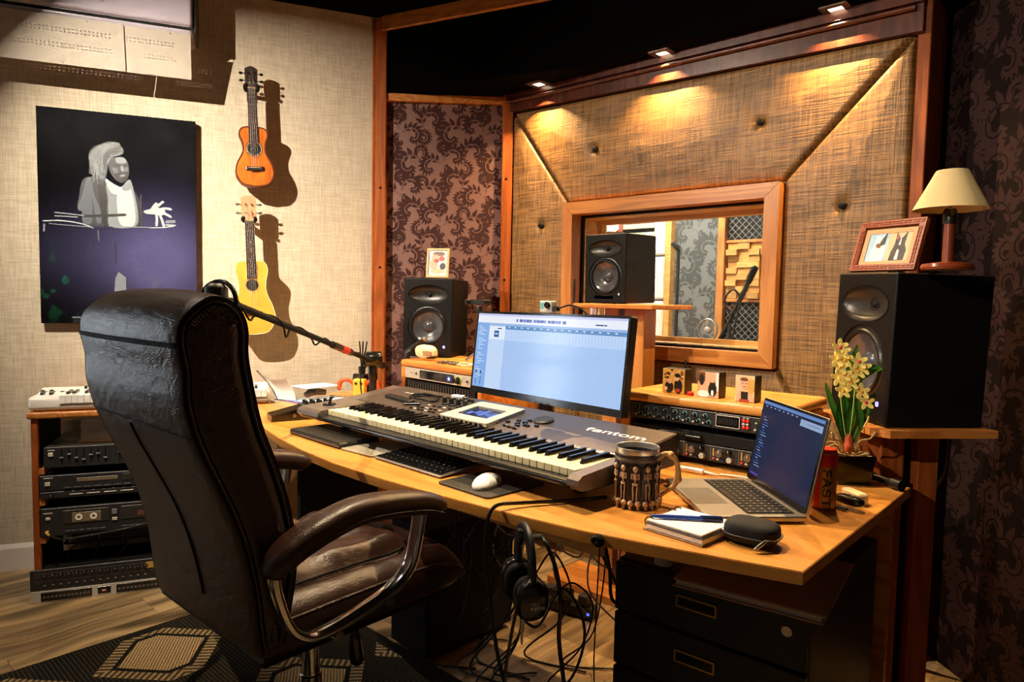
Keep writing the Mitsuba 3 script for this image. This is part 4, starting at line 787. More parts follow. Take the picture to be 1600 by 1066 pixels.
solo('usb_cable', 'black cable leaving the small camera on the monitor', 'cable', tube([(-1.345, 1.670, 1.181), (-1.32, 1.70, 1.190), (-1.28, 1.72, 1.17), (-1.25, 1.74, 1.10)], .003, 6), 'black_plastic', True)
# ---------------------------------------------------------------- flat input devices on the desk
k = thing('drawing_tablet', 'flat black tablet with silver ticks at the left of the compact keyboard', 'tablet', m=M((-1.885, 1.135, ZD+.0005), -2.)); part(k, 'body', rbox(-.155, .15, .0, .145, 0, .017, .004), 'black_plastic'); part(k, 'edge', hoop(-.155, .15, .0065, .0085, .0004, -.0006, .0), 'steel'); part(k, 'surface', rbox(-.150, .145, .004, .140, .017, .0182, .001), 'leather_pad')
for i in range(12): part(k, 'tick', box(-.09+i*.016, -.0885+i*.016, .090, .108, .0183, .0187), 'light_grey')
k = thing('trackpad', 'pale grey square trackpad between the tablet and the compact keyboard', 'trackpad', m=M((-1.655, 1.132, ZD+.0005), 3)); part(k, 'plate', mv(prism(rrect(.150, .165, .008), .0035), (0, .085, .001)), 'grey_trackpad'); part(k, 'base', box(-.06, .06, .12, .16, 0, .001), 'rubber')
k = thing('computer_keyboard', 'compact black computer keyboard with a silver rim', 'computer keyboard', m=M((-1.425, 1.133, ZD+.001), -1.5, 4.)); part(k, 'frame', rbox(-.145, .145, 0, .155, 0, .007, .003), 'aluminium'); part(k, 'foot', cyl(.006, (-.13, .146, .000), (.13, .146, .000), 12), 'aluminium', True); part(k, 'deck', box(-.141, .141, .004, .151, .007, .0076), 'black_plastic')
for r in range(6):
    n_ = 13
    for c in range(n_):
        if r == 0 and 3 < c < 8: continue
        part(k, 'key', rbox(-.138+c*.0213, -.120+c*.0213, .007+r*.0240, .028+r*.0240 if r < 5 else .020+r*.024, .0076, .0100, .001), 'black_gloss')
        part(k, 'legend', box(-.131+c*.0213, -.128+c*.0213, .016+r*.0240, .0185+r*.0240 if r < 5 else .017+r*.024, .01001, .0102), 'light_grey')
    if r == 0: part(k, 'space_bar', rbox(-.052, .030, .007, .028, .0076, .0100, .001), 'black_gloss')
k = thing('mouse_pad', 'dark leather mouse pad with rounded corners', 'mouse pad', m=M((-1.160, 1.193, ZD+.0005), -2)); part(k, 'pad', prism(rrect(.185, .200, .014), .004), 'leather_pad'); part(k, 'stitching', mv(prism(rrect(.177, .192, .011).difference(rrect(.175, .19, .010)), .0006), (0, 0, .004)), 'mid_grey')
def mouse_mesh():
    b = ball(1, sub=4); v = b.vertices.copy(); v[:, 2] = np.where(v[:, 2] < -.15, -.15, v[:, 2]); v[:, :2] = np.sign(v[:, :2])*np.abs(v[:, :2])**.85; b.vertices = v*[.030, .057, .022]; b.apply_translation([0, 0, .0033]); return b
k = thing('computer_mouse', 'white wireless mouse on the leather mouse pad', 'mouse', m=M((-1.152, 1.168, ZD+.0048), 24)); part(k, 'shell', mouse_mesh(), 'mouse_white', True); part(k, 'base', prism(ell(0, 0, .024, .048), .0012, M((0, 0, -.0004))), 'dark_grey')
# ---------------------------------------------------------------- tankard with skeletons
mg = thing('tankard', 'black tankard with a ring of pale skeletons, bone handle and steel rim', 'mug', (-.820, 1.313, ZD+.0005), 0)
mat('rim_steel', '#e0dcd6', .34, .95); mat('tankard_black', '#161316', .45, coat=.3)
part(mg, 'body', lathe([(0, 0), (.050, 0), (.051, .006), (.0475, .020), (.0465, .105), (.050, .112), (.050, .118), (.046, .120), (.040, .120), (.040, .01), (0, .01)], 48), 'tankard_black', 40)
part(mg, 'rim', lathe([(.0435, .108), (.0475, .116), (.0490, .131), (.0480, .1325), (.0465, .1315), (.0455, .118), (.0425, .02), (0, .02), (0, .0215), (.0415, .0215), (.0420, .108)], 48), 'rim_steel', 40); part(mg, 'band', lathe([(.0465, .100), (.0505, .104), (.0505, .110), (.0465, .112)], 48), 'gunmetal', 40)
for i in range(10):
    a = math.radians(-100+i*33-160); m = M((0, 0, 0), math.degrees(a)-90)                    # local: -y outwards
    m = M((0, 0, 0), math.degrees(a)+90)
    R_ = -.0485
    sk = part(mg, 'skeleton', mv([ball(.0058, (0, R_-.001, .0900), 2, (1, .8, 1.15)), box(-.0022, .0022, R_-.002, R_+.002, .0815, .0855)], (0, 0, 0), math.degrees(a)+90), 'bone', True)
    rb = [tube([(-.0065, R_+.001, z), (0, R_-.003, z-.001), (.0065, R_+.001, z)], .0011, 5, 3) for z in (.079, .0755, .072, .0685)]
    part(sk, 'ribs', mv(rb+[box(-.0011, .0011, R_-.002, R_, .058, .080), tube([(-.0055, R_, .058), (0, R_-.003, .055), (.0055, R_, .058)], .0018, 5, 3)], (0, 0, 0), math.degrees(a)+90), 'bone', True)
    for s in (-1, 1):
        part(sk, 'arm', mv(tube([(s*.0075, R_, .080), (s*.0088, R_-.001, .068), (s*.003, R_-.003, .070)], .0013, 5, 0), (0, 0, 0), math.degrees(a)+90), 'bone', True)
        part(sk, 'leg', mv(tube([(s*.0042, R_, .056), (s*.0048, R_-.001, .040), (s*.0038, R_-.0005, .038), (s*.0040, R_-.001, .022), (s*.0050, R_-.003, .020)], [.0018, .0013, .0017, .0012, .0014], 6, 0), (0, 0, 0), math.degrees(a)+90), 'bone', True)
    part(mg, 'arch', mv(tube([(-.0140, R_+.001, .030), (-.0140, R_, .088), (0, R_-.001, .103), (.0140, R_, .088)], .0016, 5, 0), (0, 0, 0), math.degrees(a)+90), 'tankard_black', True)
for i in range(20):
    a = i*2*math.pi/20; part(mg, 'skull', [ball(.0066, (.0515*math.cos(a), .0515*math.sin(a), .0135), 2, (1, 1, 1)), mv(box(-.003, .003, -.003, .003, .001, .008), (.0525*math.cos(a), .0525*math.sin(a), 0), math.degrees(a))], 'bone', True)
hd = np.array([.735*.95, .678*.95, 0])
def hp(r, z): return hd*r+np.array([0, 0, z])
part(mg, 'handle', [tube([hp(.045, .094), hp(.052, .106), hp(.064, .115), hp(.078, .113)], [.007, .0062, .0055, .0075], 10), tube([hp(.078, .113), hp(.090, .102), hp(.097, .084), hp(.098, .060)], [.0078, .0058, .0056, .0080], 10), tube([hp(.097, .060), hp(.088, .042), hp(.068, .028), hp(.047, .016)], [.0078, .0056, .0056, .0075], 10), ball(.0088, hp(.078, .113), 2), ball(.0092, hp(.098, .058), 2)], 'bone_handle', True); mat('bone_handle', '#cfa468', .5)
# ---------------------------------------------------------------- laptop
lt = thing('laptop', 'open silver laptop tilted towards the notebook with a dark blue screen', 'laptop', m=M((-.748, 1.402, ZD+.001), -43.6))
part(lt, 'base', rbox(-.152, .152, .0, .213, .002, .0155, .004, 2), 'aluminium', 50); part(lt, 'keyboard_well', mv(prism(rrect(.272, .103, .003), .0006), (0, .143, .0155)), 'black_matte'); part(lt, 'touchpad', mv(prism(rrect(.125, .074, .004), .0005), (0, .042, .0154)), 'alu_pad'); mat('alu_pad', '#a29e96', .3, .8)
for xx in (-.13, .13):
    for yy in (.02, .19): part(lt, 'foot', cyl(.007, (xx, yy, 0), (xx, yy, .003), 10), 'rubber')
for r in range(6):
    for c in range(14):
        if r == 0 and 3 < c < 9: continue
        x = -.132+c*.0190; y = .095+r*.0168
        q = part(lt, 'key', rbox(x, x+.0165, y, y+(.0148 if r < 5 else .009), .0161, .0174, .0007), 'black_plastic')
        part(q, 'legend', box(x+.0067, x+.0095, y+.0055, y+.0077, .01745, .0176), 'light_grey')
    if r == 0: part(lt, 'space_bar', rbox(-.056, .037, .095, .1098, .0161, .0174, .0007), 'black_plastic')
LID = M((0, .209, .0135), 0, -11.)
lid = part(lt, 'lid', rbox(-.152, .152, 0, .006, .003, .212, .003, 2), 'aluminium', 50, m=LID); part(lid, 'bezel', mv(prism(rrect(.302, .206, .006), .0012), (0, -.0002, .108), rx=90), 'black_gloss', m=LID)
part(lid, 'hinge', cyl(.0055, (-.12, .003, .001), (.12, .003, .001), 12), 'black_plastic', True, m=LID)
part(lid, 'screen', box(-.146, .146, -.0019, -.0016, .018, .206), 'laptop_screen', m=LID, emitter=emit('', '#303c5e', .5)); mat('laptop_screen', '#05060a', .15, spec=.06)
def lp_(name, u0, u1, v0, v1, col, pw): part(lid, name, box(-.146+u0*.292, -.146+u1*.292, -.0023, -.0020, .018+v0*.188, .018+v1*.188), 'laptop_screen', m=LID, emitter=emit('', col, pw))
lp_('menu_bar', 0, 1, .955, .995, '#6f93cf', .8); lp_('notice', .66, .99, .845, .925, '#9fb6dc', .8); lp_('notice_text', .76, .95, .885, .892, '#42557c', .6)
for i in range(8): lp_('menu_mark', .05+i*.075, .05+i*.075+.03, .925, .938, '#b8cdf2', .6)
for i in range(20): lp_('list_row', .05+.01*(i % 3), .10+.02*((i*5) % 4), .78-i*.034, .788-i*.034, ['#7f9fe0', '#c3d2f0', '#4c7ae0'][i % 3], .7)
for i in range(7): lp_('dock_icon', .03+i*.022, .045+i*.022, .02, .04, ['#7a49d8', '#3d6be0', '#c04ac9'][i % 3], .8)
# ---------------------------------------------------------------- notebook, pen, earphone case
k = thing('notebook', 'open white spiral notebook with a blue pen on top', 'notebook', m=M((-.642, 1.235, ZD+.0005), -4))
part(k, 'back_cover', rbox(-.07, .066, -.066, .064, 0, .003, .001), 'tan_card'); part(k, 'pages', rbox(-.064, .064, -.063, .063, .003, .0135, .001), 'white_paper'); part(k, 'cover', rbox(-.066, .066, -.065, .064, .0137, .0165, .001), 'black_plastic'); part(k, 'pages', rbox(-.062, .062, -.0625, .061, .0167, .0215, .001), 'white_paper')
for i in range(6):
    if i not in (2, 3): part(k, 'ring', mv(torus(.012, .0013, 20, 6), (-.062, -.052+i*.0205, .012), rx=90), 'black_gloss', True)
k = thing('pen', 'blue ballpoint pen lying across the white notebook', 'pen', m=M((-.648, 1.228, ZD+.0275), 36)); part(k, 'barrel', tube([(-.072, 0, 0), (-.066, 0, 0), (-.045, 0, 0), (.03, 0, 0)], [.0010, .0032, .0046, .0046], 12, 0), 'blue', 40); part(k, 'cap', tube([(.03, 0, 0), (.032, 0, 0), (.068, 0, 0), (.070, 0, 0)], [.0046, .0050, .0048, .004], 12, 0), 'blue_dark', 40); part(k, 'clip', rbox(.025, .068, -.0014, .0014, .0050, .0066, .0006), 'blue'); mat('blue_dark', '#0d1a3c', .35)
def case_mesh(a, b, c, n=3.2):
    q = ball(1, sub=4); v = q.vertices; d = (np.abs(v)**n).sum(1)**(-1/n); q.vertices = v*d[:, None]*[a, b, c]; return q
k = thing('earphone_case', 'black zipped earphone case beside the notebook', 'case', m=M((-.528, 1.262, ZD+.0230), 6)); part(k, 'shell', case_mesh(.050, .038, .0225, 3.4), 'case_cloth', True); mat('case_cloth', '#131216', .8)
part(k, 'zip', tube([(.053*np.sign(math.cos(a))*abs(math.cos(a))**.72, .041*np.sign(math.sin(a))*abs(math.sin(a))**.72, -.004) for a in np.linspace(0, 2*np.pi, 33)[:-1]], .0018, 6, 2, closed=True), 'dark_grey', True)
part(k, 'zip', tube([(-.0525, .006, -.003), (-.052, -.014, -.003), (-.046, -.026, -.003)], .0022, 6), 'light_grey', True); part(k, 'zip', tube([(.050, .02, -.003), (.0535, .0, -.003), (.049, -.022, -.003), (.035, -.036, -.003)], .0022, 6), 'light_grey', True)
pl_ = part(k, 'zip_pull', tube([(.036, -.037, -.003), (.031, -.046, -.008), (.023, -.056, -.016)], [.003, .0040, .0036], 10, 0), 'steel', 40)
# ---------------------------------------------------------------- right end of the desk
k = thing('energy_drink_can', 'red and gold drink can reading FAST behind the laptop', 'can', m=M((-.507, 1.596, ZD+.0005), 30)); mat('can_red', '#d8301c', .3, .3); mat('can_gold', '#b5884a', .32, .5)
part(k, 'body', lathe([(0, 0), (.021, 0), (.0262, .006), (.0262, .125), (.022, .134), (.0, .134)], 32), 'can_gold', 40); part(k, 'top_band', lathe([(.0264, .098), (.0266, .099), (.0266, .124), (.0222, .1338), (.0222, .136), (0, .1355)], 32), 'can_red', 40)
ft = text('FAST', .017, .085, .0006, True); v = ft.vertices.copy(); ang = v[:, 1]/.0268; ft.vertices = np.stack([(.0266+v[:, 2])*np.sin(ang), -(.0266+v[:, 2])*np.cos(ang), .05-v[:, 0]], 1); part(k, 'lettering', ft, 'black_plastic')
rbnd = prism(shapely.box(-.045, .010, .045, .022), .0004); rbnd = rbnd.subdivide_to_size(.008); v = rbnd.vertices.copy(); ang = -v[:, 1]/.0264-.2; rbnd.vertices = np.stack([(.0264+v[:, 2])*np.sin(ang), -(.0264+v[:, 2])*np.cos(ang), v[:, 0]+.05], 1); part(k, 'stripe', rbnd, 'can_red')
po = thing('potted_orchid', 'artificial yellow orchid in a glossy black square pot by the big speaker', 'plant', (-.545, 1.885, ZD+.0005), 43)
pm = m3.Manifold.hull_points(np.array([(s*x, t*x, z) for s in (-1, 1) for t in (-1, 1) for x, z in ((.041, 0), (.049, .075))]))-m3.Manifold.hull_points(np.array([(s*x, t*x, z) for s in (-1, 1) for t in (-1, 1) for x, z in ((.040, .055), (.0445, .08))]))
part(po, 'pot', tomesh(pm), 'black_gloss', 20)
part(po, 'soil', box(-.041, .041, -.041, .041, .05, .062), 'rug_brown'); mat('rug_brown', '#5d4630', .9); mat('moss', '#b89a63', .9)
R9 = random.Random(4)
part(po, 'moss', [tube([(R9.uniform(-.035, .035), R9.uniform(-.035, .035), .060), (R9.uniform(-.045, .045), R9.uniform(-.045, .045), .070+.012*R9.random()), (R9.uniform(-.045, .045), R9.uniform(-.045, .045), .064)], .0016, 5, 4) for i in range(60)], 'moss', True, kind='stuff')
for i, (a, l) in enumerate(((-2.9, .075), (-2.6, .06), (3.0, .055), (2.3, .07), (-.4, .05), (.5, .07), (1.2, .05), (-3.3, .05))):
    c, s = math.cos(a), math.sin(a); part(po, 'root', tube([(c*.012, s*.012, .062), (c*l*.5, s*l*.5, .095+.01*(i % 3)), (c*l, s*l, .088+.028*(i % 3)), (c*(l+.012), s*(l+.012), .104+.03*(i % 3))], [.003, .0026, .0022, .0030], 6), 'root_pale', True)
mat('root_pale', '#b59a63', .7); mat('sheath', '#c4572b', .6)
part(po, 'sheath', lathe([(0, .06), (.012, .06), (.014, .08), (.011, .115), (.006, .125), (0, .125)], 12), 'sheath', True)
def leaf(pts, w, name='leaf', mt='green_dark'):
    c = catmull(np.array(pts, float), 6); n_ = len(c); t = np.gradient(c, axis=0); t /= np.linalg.norm(t, axis=1, keepdims=True)
    side = np.cross(t, [0.35, -.9, .25]); side /= np.linalg.norm(side, axis=1, keepdims=True)+1e-9; u = np.linspace(0, 1, n_); ww = w*np.sqrt(np.clip(np.sin(np.pi*(u*.92+.06)), 0, 1))
    nn = np.cross(side, t); rows = []
    for k_ in (-1, -.5, 0, .5, 1): rows.append(c+side*(ww*k_)[:, None]-nn*(ww*.35*(1-abs(k_)))[:, None])
    v = np.vstack(rows); f = []
    for r in range(4):
        for i in range(n_-1): a_ = r*n_+i; f.append([a_, a_+1, a_+n_+1, a_+n_])
    f = np.array(f); th = v+np.tile(nn, (5, 1))*.0006
    v2 = np.vstack([v, th]); f = np.vstack([f, f[:, ::-1]+len(v)])
    part(po, name, trimesh.Trimesh(v2, np.vstack([f[:, [0, 1, 2]], f[:, [0, 2, 3]]]), process=False), mt, True)
for pts, w, mt in (([(.0, 0, .08), (-.012, 0, .20), (-.005, 0, .29), (.012, .0, .355)], 0.0121, 'green_dark'), ([(0, 0, .08), (-.025, 0, .18), (.01, 0, .26), (.05, 0, .292), (.078, 0, .297)], 0.0135, 'green_dark'), ([(0, 0, .08), (.002, 0, .17), (.012, -.01, .22), (.020, -.015, .17), (.024, -.015, .135)], 0.0149, 'green_dark'),
                   ([(0, 0, .08), (.03, 0, .15), (.05, 0, .20), (.066, 0, .235)], 0.0108, 'green_dark'), ([(0, 0, .08), (-.03, 0, .16), (-.05, 0, .21), (-.066, 0, .255)], 0.0108, 'green_dark'), ([(0, 0, .08), (.018, 0, .17), (.022, 0, .22), (.028, 0, .275)], .007, 'green_light'), ([(0, 0, .08), (.02, 0, .14), (.035, 0, .175), (.047, 0, .165)], .006, 'green_light'), ([(0, 0, .08), (-.012, 0, .15), (-.022, 0, .21), (-.012, 0, .26)], 0.0108, 'green_dark')): leaf(pts, w, mt=mt)
for stem, fl in (([(0, 0, .08), (-.028, -.012, .20), (-.040, -.014, .30), (-.044, -.014, .350)], [(-.044, -.02, .350, 0), (-.038, -.022, .338, 1), (-.044, -.022, .300, 1), (-.034, -.024, .282, 1), (-.046, -.022, .27, 1), (-.032, -.022, .240, 1), (-.050, -.02, .320, 1), (-.030, -.02, .318, 1)]), ([(0, 0, .08), (.0, -.016, .18), (.002, -.018, .26), (.004, -.018, .315)], [(.004, -.024, .315, 0), (.002, -.024, .290, 1), (-.014, -.024, .262, 1), (.026, -.026, .212, 0), (.014, -.024, .238, 1), (.016, -.022, .300, 1)])):
    part(po, 'stem', tube(stem, .0017, 6), 'green_light', True)
    for x, y, z, c in fl:
        bl = part(po, 'flower', [prism(ell(0, .0115, .0060, .0115).intersection(shapely.box(-1, -.001, 1, 1)), .001, M((x, y-.002*(j % 2), z), 0, 0, 0)@M((0, 0, 0), 0, 78)@M((0, 0, 0), j*72+R9.uniform(-8, 8))@M((0, 0, 0), 0, 12)) for j in range(5)], 'petal'); part(bl, 'lip', ball(.0042, (x, y-.005, z-.001), 1, (1, .8, 1.2)), 'pink' if c == 0 else 'yellow', True)
k = thing('microphone', 'short black microphone lying at the back corner of the desk', 'microphone', m=M((-.455, 1.905, ZD+.0145), -32)); part(k, 'body', tube([(-.045, 0, 0), (-.02, 0, 0), (.0, 0, 0), (.018, 0, 0), (.022, 0, 0), (.048, 0, 0)], [.008, .010, .008, .012, .0135, .0135], 14, 0), 'black_plastic', 40); part(k, 'head', ball(.012, (-.045, 0, 0), 2), 'dark_grey', True)
k = thing('charger_block', 'pale charger block at the right end of the desk', 'charger', m=M((-.470, 1.695, ZD+.0005), -38)); part(k, 'body', rbox(-.034, .034, -.013, .013, 0, .027, .004), 'cream'); part(k, 'port', box(-.006, .006, -.0134, -.0128, .010, .016), 'dark_grey')
k = thing('car_key', 'black key fob with a strap in front of the charger block', 'key fob', m=M((-.465, 1.640, ZD+.002), -24)); part(k, 'body', mv(case_mesh(.036, .016, .011, 2.6), (0, 0, .016)), 'black_gloss', True); part(k, 'strap', tube([(-.034, 0, .012), (-.046, -.012, .004), (-.030, -.03, .003), (.02, -.032, .003)], .0045, 8, sect=osec*[[1.2, .5]], up=(0, 0, 1)), 'black_matte', True); part(k, 'button', mv(disc(.005, .001), (.008, 0, .0265)), 'mid_grey')
k = thing('highlighter', 'white pen lying by the oak rack', 'pen', m=M((-.865, 1.665, ZD+.0072), 9)); part(k, 'barrel', rbox(-.045, .030, -.008, .008, -.0065, .0065, .003), 'white_plastic'); part(k, 'stripe', rbox(-.0452, .0302, -.0082, .0082, -.0066, -.002, .001), 'yellow'); part(k, 'tip', tube([(.03, 0, 0), (.07, .002, -.003)], [.004, .0015], 8, 0), 'white_plastic', True)
solo('white_cable', 'thin white cable lying behind the laptop by the highlighter', 'cable', tube([(-.80, 1.69, ZD+.004), (-.74, 1.70, ZD+.006), (-.69, 1.70, ZD+.004), (-.66, 1.69, ZD+.003)], .0025, 6), 'white_plastic', True)
# ---------------------------------------------------------------- on the linen wall (local: x along the wall, y into it, z up)
WM = np.eye(4); WM[:3, 0] = [*WD, 0]; WM[:3, 1] = [-WN[0], -WN[1], 0]; WM[:2, 3] = W0
mat('ac_white', '#b9b3c2', .25, coat=.5); mat('sheet_white', '#a8a195', .5)
k = thing('air_conditioner', 'white wall mounted air conditioner at the top left', 'air conditioner', m=WM)
part(k, 'housing', mv(rbox(-.02, .790, -.205, -.002, 2.285, 2.565, .025, 3), (0, 0, 0)), 'ac_white', 50)
part(k, 'front_panel', rbox(-.015, .785, -.222, -.196, 2.325, 2.556, .014, 2), 'ac_white', 50); part(k, 'louvre', rbox(.06, .755, -.205, -.130, 2.279, 2.289, .003), 'sheet_white'); part(k, 'gap', box(-.012, .780, -.2055, -.20, 2.310, 2.322), 'black_matte')
part(k, 'lettering', mv(text('AGRATTO', .011, .068), (.430, -.2225, 2.375), rx=90), 'mid_grey'); part(k, 'end_cap', rbox(.790, .8005, -.20, -.01, 2.30, 2.55, .004), 'dark_grey')  # end cap: shade on the housing side put in as a dark sheet
k = thing('air_deflector', 'perforated white plastic air deflector hanging under the air conditioner', 'air deflector', m=WM)
def perf(s0, s1, rows):
    pl = shapely.box(s0, 0, s1, .195); hs = []
    for zr, h0, h1 in rows:
        for r in (0, 1):
            n_ = int((h1-h0)/.0142)
            for i in range(n_): hs.append(Polygon([(h0+i*.0142+.0031*math.cos(q*1.571+.785), zr-r*.0125+.0031*math.sin(q*1.571+.785)) for q in range(4)]))
    b = prism(pl.difference(shapely.union_all(hs)), .0022); b.apply_transform(XZ); return b
DM = M((0, -.205, 2.29), 0, 0)@np.array([[1, 0, 0, 0], [0, 1, .30, 0], [0, 0, -.92, 0], [0, 0, 0, 1.]])@np.array([[1, 0, 0, 0], [0, 1, 0, 0], [0, 0, 1, 0], [0, 0, 0, 1.]])
def hang(b, bow=.0):
    v = b.vertices.copy(); z = v[:, 2]                                              # z: distance below the unit
    out = -.212+.045*(z/.195)-bow*np.sin(z/.195*np.pi)+v[:, 1]; b.vertices = np.stack([v[:, 0], out, 2.292-z*.90], 1); b.invert(); return b
part(k, 'sheet', hang(perf(-.10, .530, [(.062, -.09, .505), (.124, -.09, .505)])), 'sheet_white'); part(k, 'sheet', hang(perf(.534, .778, [(.062, .540, .735), (.124, .605, .735)])), 'sheet_white')
for s in (.05, .40, .70): part(k, 'bracket', tube([(s, -.19, 2.284), (s, -.205, 2.282), (s, -.2175, 2.285)], .003, 6), 'light_grey', True)
k = thing('wall_picture', 'large dark canvas print of a long haired pianist in concert', 'picture', m=WM)
PX0, PX1, PZ0, PZ1 = .180, .782, 1.066, 1.972; PW, PH = PX1-PX0, PZ1-PZ0
part(k, 'canvas', box(PX0, PX1, -.036, -.010, PZ0, PZ1), 'poster_print'); part(k, 'stretcher', box(PX0+.03, PX1-.03, -.0098, -.001, PZ0+.03, PZ1-.03), 'wood_pale')
def C(x, y):                                                                        # sketch coordinates of the print -> canvas
    u = (x-50)/735.; yt = 12+(x-50)*.102; yb = 1025-(x-63)*.007; return (PX0+u*PW, PZ0+(yb-y)/(yb-yt)*PH)
for i, c in enumerate(('#101218', '#262b34', '#464e59', '#6f7881', '#a3adb0', '#45476a')): mat('print_%d' % i, c, .45)
def art(name, pts, tone, lift=1, sm=True):
    q = catmull(np.array(pts, float), 4, True) if sm else np.array(pts, float)
    pg = Polygon([C(*p) for p in q]).buffer(0); part(k, name, prism(pg, .0004+.0003*lift, M((0, -.036, 0))@XZ), 'print_%d' % tone)
def stroke(name, pts, w, tone, lift=2):
    c = catmull(np.array([C(*p) for p in pts]), 5); pg = LineString(c).buffer(w*PW/735.); part(k, name, prism(pg, .0004+.0003*lift, M((0, -.036, 0))@XZ), 'print_%d' % tone)
art('printed_jacket', [(250, 352), (300, 336), (352, 345), (366, 430), (362, 560), (250, 556), (246, 490), (222, 486), (232, 420)], 1); art('printed_jacket', [(470, 370), (495, 420), (520, 470), (518, 560), (490, 560)], 0)
art('printed_lapel', [(262, 360), (288, 350), (300, 420), (330, 500), (326, 552), (306, 540), (292, 440)], 2, 2); art('printed_lapel', [(318, 360), (350, 350), (362, 420), (360, 555), (336, 552)], 0, 2)
art('printed_shirt', [(352, 348), (384, 376), (424, 384), (462, 352), (478, 380), (502, 506), (486, 568), (366, 564), (360, 440)], 3, 2); art('printed_shirt', [(410, 400), (462, 382), (486, 470), (484, 560), (420, 560), (404, 480)], 4, 3); art('printed_collar', [(352, 348), (392, 372), (424, 392), (400, 420), (372, 404)], 4, 4); art('printed_collar', [(462, 350), (474, 388), (446, 404), (428, 390)], 3, 4)
art('printed_sleeve', [(224, 484), (246, 420), (262, 360), (282, 372), (290, 500), (250, 500)], 2, 2); art('printed_arm', [(246, 488), (286, 496), (284, 552), (248, 552)], 2, 2)
art('printed_face', [(366, 262), (398, 248), (440, 250), (460, 280), (462, 318), (448, 352), (424, 364), (398, 350), (376, 318)], 1, 3)
for nm, pts, t in (('printed_forehead', [(404, 250), (440, 252), (452, 272), (430, 278), (404, 272)], 3), ('printed_cheek', [(384, 296), (410, 302), (408, 322), (390, 316)], 2), ('printed_cheek', [(442, 296), (458, 296), (456, 312), (444, 312)], 2), ('printed_nose', [(428, 284), (440, 306), (434, 314), (424, 308)], 3), ('printed_brow', [(396, 280), (422, 284), (422, 292), (398, 290)], 0), ('printed_brow', [(438, 286), (458, 282), (458, 290), (440, 294)], 0), ('printed_beard', [(394, 326), (424, 322), (460, 316), (456, 344), (438, 364), (412, 360)], 0), ('printed_mouth', [(420, 332), (444, 327), (440, 335), (426, 338)], 3)): art(nm, pts, t, 4+(nm == 'printed_mouth'))
art('printed_hair', [(288, 220), (330, 190), (380, 176), (420, 190), (440, 222), (424, 240), (392, 246), (366, 266), (362, 310), (348, 360), (318, 372), (300, 330), (278, 320), (284, 270), (276, 250)], 1, 4)
RH = random.Random(8)
for i in range(64):
    t = RH.random(); x0 = 430-95*t+RH.uniform(-8, 8); y0 = 186+RH.uniform(-8, 10)+22*t*t; e = RH.uniform(.4, 1.0)
    xs, ys = 300+45*t*0+RH.uniform(-22, 44), 250+RH.uniform(-20, 40); xe, ye = 292+RH.uniform(0, 62), 300+RH.uniform(10, 90)*e
    if xe > 352 and ye > 330: xe = 346
    stroke('printed_lock', [(x0, y0), ((x0+xs)/2-10, (y0+ys)/2-18), (xs, ys), ((xs+xe)/2+RH.uniform(-10, 10), (ys+ye)/2), (xe, ye)], RH.choice([.7, .9, 1.2]), RH.choice([1, 2, 2, 3, 3, 4]), 5)
for i in range(12): stroke('printed_lock', [(438-RH.uniform(0, 10), 200+i*3), (405+RH.uniform(-6, 6), 205+i*3.5), (372+RH.uniform(-6, 6), 236+i*2.5), (352+RH.uniform(-6, 4), 285+i*4)], .8, RH.choice([1, 2, 3]), 5)
art('printed_hand', [(528, 496), (556, 488), (586, 478), (620, 486), (634, 500), (616, 516), (580, 512), (540, 508)], 4, 3)
for i, pts in enumerate([[(586, 486), (600, 470), (622, 454)], [(604, 490), (634, 484), (660, 488)], [(610, 504), (636, 510), (658, 522)], [(604, 508), (616, 536), (626, 568)], [(590, 506), (592, 534), (590, 562)], [(572, 484), (580, 472), (590, 462)]]): stroke('printed_finger', pts, 6.5, 4, 3)
for pts, w_, t in ([[(122, 504), (180, 510), (250, 518)], 3, 3], [[(122, 520), (170, 522), (222, 526)], 3, 3], [[(250, 520), (350, 518), (440, 514)], 7, 0], [[(70, 544), (150, 542), (240, 556), (292, 576)], 3, 4], [[(96, 556), (160, 562), (288, 572)], 2, 3], [[(366, 566), (440, 570), (560, 572)], 2.5, 3], [[(314, 590), (316, 632)], 4, 2], [[(556, 574), (620, 572), (672, 566)], 3, 4], [[(392, 640), (396, 740)], 3, 1], [[(516, 420), (518, 560)], 2, 1], [[(640, 546), (676, 544)], 8, 3], [[(636, 560), (680, 562)], 4, 4], [[(74, 560), (72, 590)], 4, 3], [[(286, 680), (296, 740)], 2, 1]): stroke('printed_piano_line', pts, w_, t, 4)
art('printed_reflection', [(406, 780), (440, 806), (440, 880), (384, 878), (390, 810)], 3, 2, False); art('printed_reflection', [(562, 800), (604, 806), (586, 880), (564, 880)], 5, 2, False); art('printed_shoe', [(192, 996), (276, 994), (278, 1022), (192, 1022)], 0, 2, False); stroke('printed_floor_line', [(190, 996), (276, 994)], 3, 3, 3)
